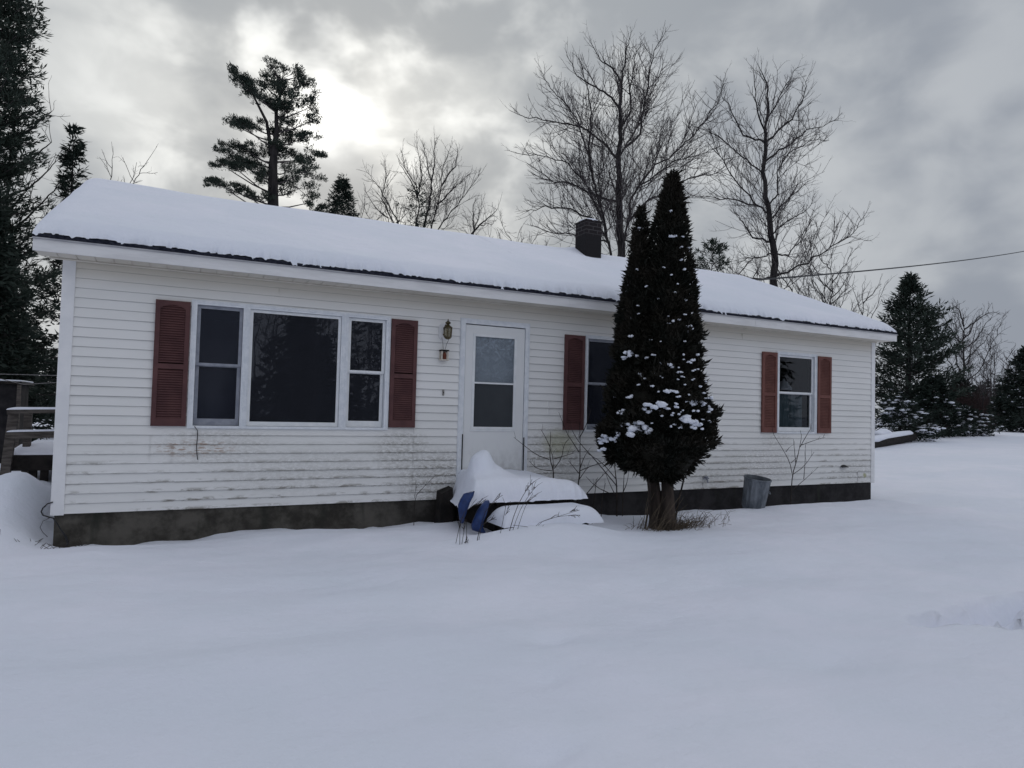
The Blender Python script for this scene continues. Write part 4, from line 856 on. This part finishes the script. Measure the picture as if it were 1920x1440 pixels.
for i, (x, z1, lab) in enumerate(((9.2, 11.9, 'low pale brush just right of the small dark spruce behind the roof'), (10.5, 12.2, 'low pale brush at the foot of the rounded bare tree'), (19.6, 10.9, 'low bare brush touching the left side of the chimney'), (17.9, 11.6, 'wider bare brush spreading over the ridge left of the chimney'), (16.9, 10.9, 'lowest bare brush on the ridge, farthest left of the chimney'))):
    auto_bare('bare_tree', lab, x, 25, gz(x, 25), z1, 1.3, 140+i, nl=7, tr=.05, zc=.6, gap=.36, rl=.025, rt=.010)

# needles: thin blades in tufts
class Needles:
    def __init__(s, rg_): s.P = []; s.D = []; s.L = []; s.W = []; s.rg = rg_
    def tuft(s, p, d, n_, ln, wd, spread):
        dd = d[None]+s.rg.normal(size=(n_, 3))*spread; dd /= np.linalg.norm(dd, axis=1)[:, None]
        s.P.append(np.repeat(p[None], n_, 0)+s.rg.normal(size=(n_, 3))*ln*.22); s.D.append(dd); s.L.append(ln*s.rg.uniform(.6, 1.2, n_)); s.W.append(wd*s.rg.uniform(.6, 1.3, n_))
    def build(s, name, mat, parent=None, loc=None):
        V_, Q_ = spray_mesh(np.concatenate(s.P), np.concatenate(s.D), np.concatenate(s.L), np.concatenate(s.W), s.rg); return np_mesh(name, V_, Q_, mat, parent, loc)
def snow_flecks(pts, rg_, size, name, parent):
    b = MB()
    for p in pts:
        q = size*rg_.uniform(.35, 1.5); b.add(*blob(p[0], p[1], p[2]+q*.1, q*rg_.uniform(.5, 2.4), q*rg_.uniform(.5, 1.8), q*rg_.uniform(.25, .6), int(rg_.integers(9999)), .3, 1))
    o = b.build(name, 'snow', parent, smooth=True); o['kind'] = 'stuff'; return o
def conifer(name, label, x, y, z0, z1, rad, seed, group=GE, style='spruce', zc=.06, dz=.38, nb=6, snow=0, snow_z=9, tuftn=5, nl=.20, nw=.02, ragged=.25, mat='spruce', tr=.12, fill=1.0, step=.24, prof=None):
    rg_ = np.random.default_rng(seed); root = empty(name, (x, y, z0), label, 'tree', group); h = z1-z0
    tk = MB(); lean = rg_.normal(size=2)*.01*h
    tk.tube([(x+lean[0]*t*t, y+lean[1]*t*t, z0-.1+(h+.05)*t) for t in (0, .2, .4, .6, .8, .97)], [tr*1.15, tr, tr*.8, tr*.55, tr*.3, tr*.06], 8, False)
    nd = Needles(rg_); tw = Twigs(); sn = []; z = z0+h*zc
    while z < z1-.05*h*.3:
        t = (z-z0)/h
        pr = (1-t)**.82*(.55+.45*min(1, t/.12)) if prof is None else float(np.interp(t, *zip(*prof)))
        for k in range(nb):
            if rg_.uniform() > fill: continue
            a = rg_.uniform(0, 2*PI); ln = max(.12, rad*pr*rg_.uniform(1-ragged, 1.12)); zz = z+rg_.uniform(-.5, .5)*dz
            if style == 'spruce': el0, curve = -.12-.25*(1-t), .38
            else: el0, curve = .30, .10
            ca, sa = math.cos(a), math.sin(a); n_ = max(2, int(ln/step)); P = []
            for i in range(n_+1):
                u = i/n_; P.append(np.array([x+lean[0]*t*t+ca*ln*u, y+lean[1]*t*t+sa*ln*u, zz+ln*(el0*u+curve*u*u)]))
            tw.add(P, taper(P, max(.008, .014*ln+.004), .006))
            for i in range(1, n_+1):
                u = i/n_
                if u < .18: continue
                d = (P[i]-P[i-1]); d /= np.linalg.norm(d); s = np.array([-sa, ca, 0]); wl = ln*.36*(1-u*.75)
                nd.tuft(P[i], d, tuftn, nl, nw, .45)
                for sg in (-1, 1):
                    m_ = max(1, int(wl/step)); 
                    for j in range(1, m_+1):
                        q = P[i]+(s*sg*.8+d*.55)*wl*j/m_+np.array([0, 0, -.10*wl*j/m_ if style == 'spruce' else .05])+rg_.normal(size=3)*.03
                        nd.tuft(q, s*sg*.7+d*.6+np.array([0, 0, .25 if style == 'pine' else -.05]), tuftn, nl, nw, .45)
                        if snow and rg_.uniform() < snow and zz < snow_z: sn.append(q+np.array([0, 0, .03]))
                if snow and rg_.uniform() < snow and zz < snow_z: sn.append(P[i]+np.array([0, 0, .04]))
        z += dz*(.5+.5*(1-t))
    for k in range(4): nd.tuft(np.array([x+lean[0], y+lean[1], z1-.08*k*h*.15]), np.array([0, 0, 1.]), tuftn, nl, nw, .35)
    tk.build('trunk', 'barkd', root, smooth=True); tw.build('limbs', 'twig', root); nd.build('crown', mat, root)
    if sn:
        if len(sn) > 620: sn = [sn[i] for i in rg_.choice(len(sn), 620, False)]
        snow_flecks(sn, rg_, .062 if z1-z0 > 2.9 else .075, 'snow', root)
    return root
conifer('pine_tree', 'very tall dark pine cut off by the left edge of the photo', -3.25, 12, gz(-3.25, 12), 11.6, 1.75, 201, style='pine', dz=.34, nb=10, ragged=.5, nl=.17, nw=.017, tuftn=9, step=.19, tr=.22, prof=[(0, .8), (.3, 1.0), (.5, .7), (.62, .52), (.72, .62), (.82, .5), (.9, .45), (1, .12)], mat='pine')
conifer('spruce_tree', 'dense dark spruce beside the deck at the left edge', -2.75, 9.2, gz(-2.75, 9.2), 5.6, 1.6, 202, dz=.22, nb=12, nl=.2, nw=.028, tuftn=7, tr=.14)
conifer('spruce_tree', 'loose spruce whose pointed top rises over the left end of the roof', -1.5, 13, gz(-1.5, 13), 8.35, 1.25, 203, dz=.42, nb=6, nl=.2, nw=.022, tuftn=6, tr=.1, fill=.85, ragged=.45)
conifer('spruce_tree', 'dark spruce filling the gap behind the deck railing', -1.2, 16.5, gz(-1.2, 16.5), 4.6, 1.5, 204, dz=.28, nb=10, nl=.22, nw=.03, tuftn=7, tr=.1)
conifer('spruce_tree', 'small pointed spruce peeking over the ridge right of the tall pine', 8.05, 24, gz(8, 24), 12.15, 2.6, 205, dz=.30, nb=9, nl=.22, nw=.022, tr=.11, zc=.6, prof=[(0, 1), (.6, .42), (.8, .30), (.93, .13), (1, .02)])
conifer('spruce_tree', 'dark scrubby evergreen low inside the rounded bare tree', 11.9, 25, gz(12, 25), 12.6, 1.7, 206, dz=.4, nb=6, nl=.2, nw=.02, tr=.08, zc=.6, fill=.55, ragged=.7, prof=[(0, 1), (.7, .9), (.85, .7), (1, .15)])
conifer('pine_tree', 'top of a young pine showing over the roof just right of the evergreen', 20.75, 13, gz(20.75, 13), 8.3, 1.5, 207, style='pine', dz=.42, nb=5, nl=.2, nw=.02, tuftn=7, tr=.08, zc=.55, mat='pine', ragged=.5, prof=[(0, .9), (.6, .8), (.8, .62), (.95, .35), (1, .05)])
conifer('pine_tree', 'big dark pine standing beyond the right end of the house', 32.3, 12, gz(32.3, 12), 7.8, 2.45, 208, style='pine', dz=.42, nb=9, nl=.30, nw=.030, tuftn=6, tr=.14, ragged=.6, mat='pine', step=.27, snow=.012, snow_z=2.5, prof=[(0, .85), (.2, 1.0), (.45, .9), (.6, .7), (.75, .42), (.9, .2), (1, .04)])
conifer('spruce_tree', 'snow-dusted spruce cut off by the right edge of the photo', 40.8, 11, gz(40.8, 11), 5.1, 2.2, 209, dz=.26, nb=10, nl=.26, nw=.034, tuftn=6, tr=.13, snow=.11, snow_z=4.5, step=.28)
conifer('spruce_tree', 'dark small spruce in the reddish brush right of the lone bare tree', 45.2, 17, gz(45, 17), 3.9, 1.5, 210, dz=.32, nb=8, nl=.24, nw=.028, tr=.08)
conifer('spruce_tree', 'snow-laden young spruce in front of the big right-hand pine', 31.4, 10.3, gz(31.4, 10.3), 3.0, 1.7, 211, dz=.26, nb=9, nl=.24, nw=.03, tuftn=6, tr=.08, snow=.12, step=.28)
conifer('spruce_tree', 'short drooping spruce under heavy snow right beside the house corner', 27.6, 9.3, gz(27.6, 9.3), 2.0, 1.9, 212, dz=.24, nb=9, nl=.2, nw=.026, tr=.06, snow=.34, step=.26)
conifer('spruce_tree', 'low snowy bough-like spruce at the right foot of the big pine', 33.6, 10.2, gz(33.6, 10.2), 1.7, 1.9, 213, dz=.24, nb=9, nl=.2, nw=.026, tr=.05, snow=.3, step=.26)
conifer('spruce_tree', 'shadowy spruce between the house corner and the big right-hand pine', 27.9, 13, gz(27.9, 13), 5.0, 2.0, 214, dz=.34, nb=7, nl=.22, nw=.02, tr=.1, fill=.8, ragged=.5)

# the layered pine over the roof
PINE = [(4.57, 14.47, 0.53, 0.27), (4.12, 14.52, 0.15, 0.2), (5.15, 14.61, 0.15, 0.17), (3.33, 13.82, 0.33, 0.23), (2.73, 13.68, 0.2, 0.2), (3.04, 13.49, 0.33, 0.23), (3.83, 13.81, 0.4, 0.33), (4.65, 14.01, 0.53, 0.33), (5.3, 14.1, 0.33, 0.2), (3.48, 13.26, 0.4, 0.27), (4.17, 13.28, 0.6, 0.4), (4.93, 13.39, 0.53, 0.33), (4.75, 12.94, 0.8, 0.27), (5.53, 13.11, 0.33, 0.27), (2.9, 12.26, 0.4, 0.23), (3.45, 12.38, 0.4, 0.2), (5.22, 12.56, 0.6, 0.17), (5.75, 12.61, 0.17, 0.13), (3.1, 11.97, 0.33, 0.13), (5.11, 12.06, 0.47, 0.15), (5.51, 12.0, 0.27, 0.13), (4.27, 12.15, 0.27, 0.2), (2.7, 11.26, 0.4, 0.12), (3.12, 11.25, 0.33, 0.12), (3.55, 11.2, 0.4, 0.12), (4.36, 11.36, 0.53, 0.23), (5.13, 11.58, 0.53, 0.23), (5.59, 11.4, 0.4, 0.25), (6.12, 11.54, 0.25, 0.1), (3.02, 10.64, 0.47, 0.15), (2.44, 10.33, 0.4, 0.12), (3.58, 10.61, 0.4, 0.15), (2.27, 9.91, 0.33, 0.07), (2.8, 10.13, 0.4, 0.09), (4.2, 10.52, 0.3, 0.47), (5.03, 10.74, 0.53, 0.3), (5.43, 10.41, 0.47, 0.23), (3.97, 10.01, 0.37, 0.23), (4.79, 10.09, 0.4, 0.27), (5.32, 9.91, 0.53, 0.23), (5.99, 9.68, 0.33, 0.3), (6.33, 9.32, 0.3, 0.17), (2.47, 9.32, 0.33, 0.07), (3.19, 9.35, 0.33, 0.12), (3.81, 9.32, 0.4, 0.11)]
rg_ = np.random.default_rng(300); py0 = 20.0
pine = empty('pine_tree', (4.45, py0, gz(4.4, 20)), 'tall layered pine silhouetted against the bright cloud behind the roof', 'tree', GE)
tk = MB(); tk.tube([(4.45, py0, -.3), (4.43, py0, 5), (4.4, py0, 8.67), (4.38, py0, 9.21), (4.32, py0, 10.68), (4.36, py0, 11.36), (4.41, py0, 12.05), (4.37, py0, 12.85), (4.53, py0, 13.77), (4.25, py0, 14.52)], [.3, .26, .23, .21, .17, .13, .09, .07, .05, .02], 9, False)
tk.tube([(4.25, py0, 11.07), (4.16, py0+.1, 11.73), (4.04, py0+.2, 12.44), (3.67, py0+.1, 13.03), (3.28, py0, 13.68)], [.1, .075, .06, .045, .02], 7, False)
tw = Twigs(); nd = Needles(rg_)
for (x, z, rx, rz) in PINE:
    yo = rg_.uniform(-.9, .9); zt = max(8.6, z-.15-.35*abs(x-4.35)); xt = float(np.interp(zt, [8.67, 10.68, 12, 14.5], [4.4, 4.32, 4.4, 4.4])); p0 = np.array([xt, py0, zt]); p1 = np.array([x, py0+yo, z-rz*.4])
    P = [p0, p0*.6+p1*.4+np.array([0, 0, -.08]), p0*.25+p1*.75+np.array([0, 0, -.04]), p1]; tw.add(P, [.045, .032, .022, .012])
    for f_ in range(int(4+rx*11)):
        fx = x+rg_.normal()*rx*.62; fz = z+rg_.normal()*rz*.62; fy = py0+yo+rg_.normal()*max(rx, .3)*.6; fr = max(.14, rx*rg_.uniform(.25, .55)); fh = max(.05, rz*rg_.uniform(.22, .5)); sx = 1 if fx > 4.35 else -1
        c_ = np.array([fx, fy, fz]); tw.add([p1, p1*.5+c_*.5, c_], [.013, .010, .006])
        for k in range(int(9+fr*85)):
            u = rg_.uniform(-1, 1); q = np.array([fx+u*fr, fy+rg_.normal()*fr*.6, fz+rg_.normal()*fh*.6+.10*fr*sx*u])
            nd.tuft(q, np.array([sx*.35+rg_.normal()*.3, rg_.normal()*.4, .75]), 5, .135, .014, .55)
tk.build('trunk', 'barkd', pine, smooth=True); tw.build('limbs', 'twig', pine); nd.build('crown', 'pine', pine)

# reddish brush at the right and the wood in the distance: nobody could count those stems
rg_ = np.random.default_rng(400); tw = Twigs()
for k in range(1500):
    x = rg_.uniform(40, 54); y = 15+(x-40)*.42+rg_.uniform(-1.5, 2.5); p = np.array([x, y, gz(x, y)-.05]); h = rg_.uniform(.9, 2.9); d = np.array([rg_.normal()*.25, rg_.normal()*.2, 1.]); d /= np.linalg.norm(d)
    tw.add([p, p+d*h*.5, p+d*h+np.array([rg_.normal()*.12, 0, 0])], [.016, .012, .006])
    for j in range(4):
        q = p+d*h*rg_.uniform(.25, .9); e = np.array([rg_.normal()*.5, rg_.normal()*.4, .8])*rg_.uniform(.25, .6); tw.add([q, q+e*.5, q+e], [.009, .008, .005])
o = tw.build('brush', 'twigr', None, (47, 17, .8)); o['kind'] = 'stuff'; o['label'] = 'low reddish-brown brush at the right edge of the clearing'; o['category'] = 'brush'
rg_ = np.random.default_rng(401); tw = Twigs(); nd = Needles(rg_)
def far_line(x0, y0, x1, y1, n_, hmax, con):
    for k in range(n_):
        t = rg_.uniform(); x = x0+(x1-x0)*t+rg_.normal()*1.5; y = y0+(y1-y0)*t+rg_.normal()*2.5; z = gz(x, y)-.2; h = hmax*rg_.uniform(.5, 1)
        if rg_.uniform() < con:
            tw.add([(x, y, z), (x, y, z+h*.5), (x, y, z+h)], [.06, .04, .01])
            zz = z+h*.1
            while zz < z+h:
                u = (zz-z)/h
                for j in range(5):
                    a = rg_.uniform(0, 2*PI); ln = h*.22*(1.05-u)*rg_.uniform(.5, 1.1); nd.tuft(np.array([x+ln*.6*math.cos(a), y+ln*.6*math.sin(a), zz]), np.array([math.cos(a), math.sin(a), -.15]), 5, .35+ln*.5, .09, .35)
                zz += h*.055
        else:
            P = [np.array([x, y, z]), np.array([x+rg_.normal()*.2, y, z+h*.5]), np.array([x+rg_.normal()*.4, y, z+h])]; tw.add(P, [.07, .045, .012])
            for j in range(14):
                u = rg_.uniform(.3, 1); q = P[0]*(1-u)+P[2]*u; e = np.array([rg_.normal()*.6, rg_.normal()*.6, .9])*h*.2*rg_.uniform(.4, 1); tw.add([q, q+e*.5, q+e], [.03, .024, .012])
                for i in range(4):
                    q2 = q+e*rg_.uniform(.3, 1); e2 = np.array([rg_.normal()*.6, rg_.normal()*.6, .8])*h*.09*rg_.uniform(.4, 1); tw.add([q2, q2+e2*.5, q2+e2], [.016, .013, .008])
far_line(-24, 34, 4, 42, 70, 8.0, .55); far_line(60, 22, 95, 34, 60, 7.0, .4); far_line(4, 42, 60, 40, 70, 8.0, .4); far_line(54, 24, 62, 22, 12, 4.5, .3)
root = empty('distant_woods', (20, 40, 0), 'distant mixed woods in a low band beyond the house and clearing', 'woods'); root['kind'] = 'stuff'
a_ = tw.build('branches', 'twig', root); a_['kind'] = 'stuff'; a_ = nd.build('needles', 'spruce', root); a_['kind'] = 'stuff'
# the wood behind the camera, which the panes mirror
rg_ = np.random.default_rng(402); tw = Twigs(); nd = Needles(rg_)
far_line(-16, -29, 40, -27, 130, 12.5, .12); far_line(-14, -24, 36, -23, 60, 4.8, .9)
for (x, y, h) in ((6.0, -22, 6.0), (7.1, -23, 4.6), (10.5, -22, 5.0), (20, -24, 7), (24.5, -24, 6)):
    zz = .3
    while zz < h:
        for j in range(9):
            a = rg_.uniform(0, 2*PI); ln = h*.27*(1.03-zz/h)*rg_.uniform(.6, 1.1); nd.tuft(np.array([x+ln*.6*math.cos(a), y+ln*.6*math.sin(a), zz-.3]), np.array([math.cos(a), math.sin(a), -.2]), 6, .35+ln*.45, .1, .35)
        zz += h*.045
root = empty('roadside_woods', (8, -25, 0), 'roadside trees mirrored as dark shapes in the large picture pane', 'woods'); root['kind'] = 'stuff'
a_ = tw.build('branches', 'twig', root); a_['kind'] = 'stuff'; a_ = nd.build('needles', 'spruce', root); a_['kind'] = 'stuff'

# ------------------------------------------------------------------ things left and right of the house
dk = empty('deck', (-.6, 3.4, gz(-.9, 3)), 'weathered wooden side deck with snowy railing at the left of the house', 'deck')
def beam(name, p, q, w, h, mat, parent):
    p, q = Vector(p), Vector(q); d = (q-p).normalized(); s = d.cross(Vector((0, 0, 1)))
    if s.length < .3: s = Vector((1, 0, 0))
    s.normalize(); u = s.cross(d); b = MB(); vs = [e+s*a*w/2+u*c*h/2 for e in (p, q) for a, c in ((-1, -1), (1, -1), (1, 1), (-1, 1))]
    b.add(vs, [(0, 1, 2, 3), (7, 6, 5, 4), (0, 4, 5, 1), (1, 5, 6, 2), (2, 6, 7, 3), (3, 7, 4, 0)]); return b.build(name, mat, parent)
beam('post', (-.955, 3, -.25), (-.865, 3, .985), .11, .10, 'wood', dk); beam('post', (-.78, 3.5, -.2), (-.78, 3.5, .95), .09, .09, 'wood', dk); beam('post', (-.03, 3.0, -.2), (-.03, 3.0, .98), .09, .09, 'wood', dk)
beam('rail', (-.93, 2.95, .975), (-.02, 2.95, 1.005), .09, .05, 'wood', dk); beam('rail', (-.93, 2.96, .655), (-.02, 2.96, .685), .05, .09, 'wood', dk); beam('rail', (-.90, 3.0, .96), (-1.15, 5.2, .98), .09, .05, 'wood', dk)
b = MB(); b.box(-.93, -.025, 3.06, 5.6, .335, .385); b.build('deck_floor', 'wood', dk)
b = MB(); b.box(-.92, -.03, 3.035, 3.055, .17, .375); b.build('deck_skirt', 'darkwood', dk)
b = MB()
for x in (-.68, -.55): b.box(x, x+.09, 3.08, 3.17, -.3, .33)
b.build('deck_leg', 'darkwood', dk)
def ridge_snow(name, x0, x1, y0, y1, zf, h, label, seed):
    nx_, ny_ = 60, 14; X, Y = np.meshgrid(np.linspace(x0, x1, nx_), np.linspace(y0, y1, ny_)); e = np.minimum(np.minimum((Y-y0), (y1-Y))/((y1-y0)*.5), np.minimum((X-x0), (x1-X))/min(.12, (x1-x0)*.4)); f = np.sqrt(np.clip(1-(1-np.clip(e, 0, 1))**2, 0, 1))
    Z = zf(X)+.001+h*f*(1+.5*vnoise(X*5, Y*5, seed)); return tag(grid_mesh(name, X, Y, Z, 'snow', loc=((x0+x1)/2, (y0+y1)/2, float(Z.min()))), label, 'snow', 'snow lying on the side deck')
ridge_snow('deck_snow', -.94, -.02, 2.90, 3.0, lambda X: 1.0+.031*(X+.99), .035, 'thin strip of snow along the top rail of the side deck', 51)
ridge_snow('deck_snow', -.93, -.02, 2.93, 2.99, lambda X: .70+.033*(X+.93), .03, 'thin strip of snow along the middle rail of the side deck', 52)
ridge_snow('deck_snow', -.93, -.03, 3.03, 5.6, lambda X: .386+0*X, .12, 'flat thick snow on the floor boards of the side deck', 53)
sh = empty('shed', (-2.0, 7.0, gz(-2, 7)), 'dark little shed with a snow-lined flat roof behind the deck', 'shed')
b = MB(); b.box(-2.7, -1.42, 6.5, 7.6, -.3, 1.40); b.build('wall', simple('dark_boards', (.014, .014, .016), (.034, .032, .034), 4, .9, .1, .3), sh)
b = MB(); b.box(-2.8, -1.35, 6.42, 7.7, 1.401, 1.445); b.build('roof', 'darkwood', sh)
b = MB(); b.box(-1.415, -1.36, 6.44, 6.49, -.3, 1.40); b.build('post', 'wood', sh)
b = MB(); b.box(-2.79, -1.36, 6.43, 7.69, 1.447, 1.475); tag(bevel(b.build('shed_snow', 'snow', loc=(-2, 7.0, 1.447)), .012), 'thin white line of snow on the flat roof of the little shed', 'snow')
for i, (P, lab) in enumerate((([(-3.2, 6.2, 1.70), (-1.6, 6.1, 1.56), (-.02, 6.0, 1.58)], 'slack clothesline running level to the left house wall'), ([(-2.6, 6.3, 1.72), (-1.30, 6.3, 1.40), (-.02, 6.2, 1.53)], 'clothesline sagging to a knot before the dark shed'))):
    b = MB(); b.tube(P, .006, 5); tag(b.build('clothesline', simple('pale_rope', (.16, .15, .15), (.25, .24, .24), 30), loc=P[0]), lab, 'clothesline', 'lines behind the deck')
# black line in the sky
P = []; A, B_ = Vector((L+.14, RIDGE, 4.33)), Vector((47.2, 13.4, 11.62))
for k in range(25):
    t = k/24; q = A.lerp(B_, t); q.z -= 1.1*t*(1-t)*.6; P.append(q)
b = MB(); b.tube(P, .022, 6); tag(b.build('power_line', 'rubber', loc=A), 'single dark overhead cable running from the roof out to the right', 'cable')
# dark timbers by the right corner
lg = empty('timber', (24.5, 8.2, .1), 'long dark timber lying in the snow just past the right house corner', 'timber')
b = MB(); b.tube([(22.0, 7.0, .24), (24.3, 7.7, .34), (26.9, 8.3, .52)], [.2, .2, .17], 10); b.build('log', 'darkwood', lg)
b = MB(); b.box(23.4, 25.0, 8.6, 9.8, -.1, .98); b.box(23.35, 25.05, 8.55, 9.85, .981, 1.02); tag(bevel(b.build('crate', 'black_iron', loc=(24.2, 9.2, -.1)), .02), 'black box-like crate behind the timber at the right house corner', 'crate')
def snow_lump(x, y, z, rx, ry, rz, seed, lab):
    b = MB(); b.add(*blob(x, y, z, rx, ry, rz, seed, .18, 3)); b.add(*blob(x+rx*.9, y+.25, z-rz*.2, rx*.7, ry*.8, rz*.6, seed+1, .18, 3)); tag(b.build('snow_lump', 'snow', loc=(x, y, z), smooth=True), lab, 'snow', 'snow on the timber')
snow_lump(22.9, 7.5, .50, .55, .25, .24, 61, 'snow lump on the timber end nearest the house corner'); snow_lump(25.0, 8.2, .58, .5, .25, .20, 63, 'snow lump on the timber end nearest the snowy spruce')

b = MB(); b.tube([(22.3, 6.98, .40), (23.2, 7.27, .455), (24.3, 7.66, .50), (25.4, 7.95, .57), (26.5, 8.18, .64), (26.9, 8.28, .62)], [.06, .13, .11, .14, .11, .04], 10); tag(b.build('snow_strip', 'snow', loc=(24.3, 7.7, .4), smooth=True), 'thin uneven strip of snow along the top of the long dark timber', 'snow', 'snow on the timber')

# ------------------------------------------------------------------ sky and sun
SUN = Vector((.1976, .9097, .3652)).normalized()
w = bpy.data.worlds.new('World'); scene.world = w; w.use_nodes = True; t = w.node_tree; t.nodes.clear(); n = N(t)
sky = n.node('ShaderNodeTexSky', sky_type='NISHITA'); sky.sun_disc = False; sky.sun_elevation = math.asin(SUN.z); sky.sun_rotation = math.atan2(SUN.x, SUN.y); sky.air_density = 1.5; sky.dust_density = 3
d = n.node('ShaderNodeTexCoord').outputs['Generated']; d = n.vmath('NORMALIZE', d); X, Y, Z = n.sep(d)
zc = n.math('ADD', n.math('MAXIMUM', Z, 0.0), .22)
cv = n.node('ShaderNodeCombineXYZ'); n.put(cv.inputs[0], n.math('DIVIDE', X, zc)); n.put(cv.inputs[1], n.math('DIVIDE', Y, zc)); cv = cv.outputs[0]
dv = n.vmath('MULTIPLY', d, (1.0, 1.0, 1.45))
n1 = n.noise(n.vmath('ADD', dv, (1.3, .4, 2.2)), 4.2, 2, .45, .4); n2 = n.noise(n.vmath('ADD', dv, (7.7, 2.2, 5.1)), 9.5, 4, .5, .2); n3 = n.noise(n.vmath('ADD', cv, (3.1, 1.7, .4)), 1.2, 4, .5, .3)
cl = n.ramp(n.math('ADD', n.math('ADD', n.math('MULTIPLY', n1, .46), n.math('MULTIPLY', n2, .30)), n.math('MULTIPLY', n3, .24)), .415, .58)
dot = n.vmath('DOT_PRODUCT', d, tuple(SUN), out=1); dotp = n.math('MAXIMUM', dot, 0.0)
wide = n.math('POWER', dotp, 4.0); mid = n.math('POWER', dotp, 26.0); core_ = n.math('POWER', dotp, 620.0)
K = 10.0
def c10(c): return tuple(v*K for v in c)
dark = n.mix(wide, c10((.270, .300, .360)), c10((.40, .425, .445))); light = n.mix(wide, c10((.385, .415, .465)), c10((.70, .715, .705)))
base = n.mix(cl, dark, light)
gd = tuple(Vector((.178, .912, .370)).normalized()); dg = n.math('MAXIMUM', n.vmath('DOT_PRODUCT', d, gd, out=1), 0.0)
glint = n.ramp(n2, .45, .70); core_ = n.math('POWER', dg, 900.0); mid = n.math('POWER', dg, 30.0)
glow = n.math('ADD', n.math('MULTIPLY', mid, n.math('ADD', n.math('MULTIPLY', glint, .40), .03)), n.math('MULTIPLY', core_, n.ramp(n2, .30, .55, .35, .75)))
base = n.mix(1.0, base, n.mix(glow, (0, 0, 0), c10((1.0, .99, .94))), 'ADD')
back = n.ramp(Y, -.15, -.75); hi = n.ramp(Z, .50, .95)
base = n.mix(n.math('MAXIMUM', back, n.math('MULTIPLY', hi, .9)), base, n.mix(n.ramp(X, -.6, .6), c10((.53, .565, .655)), c10((.745, .775, .835))))
col = n.mix(.985, sky.outputs[0], base)
bg = n.node('ShaderNodeBackground'); t.links.new(col, bg.inputs[0]); bg.inputs[1].default_value = .1
o = n.node('ShaderNodeOutputWorld'); t.links.new(bg.outputs[0], o.inputs[0])
sl_ = bpy.data.lights.new('sun', 'SUN'); sl_.energy = .5; sl_.angle = R(30); sl_.color = (1, .95, .86)
so = bpy.data.objects.new('sun', sl_); C.objects.link(so); so.rotation_euler = (-SUN).to_track_quat('-Z', 'Y').to_euler()

scene.view_settings.view_transform = 'Standard'; scene.view_settings.look = 'None'; scene.view_settings.exposure = 0; scene.view_settings.gamma = 1
scene.render.engine = 'CYCLES'; cy_s = scene.cycles
cy_s.max_bounces = 8; cy_s.transparent_max_bounces = 16; cy_s.use_denoising = True
try: cy_s.denoiser = 'OPENIMAGEDENOISE'
except Exception: pass
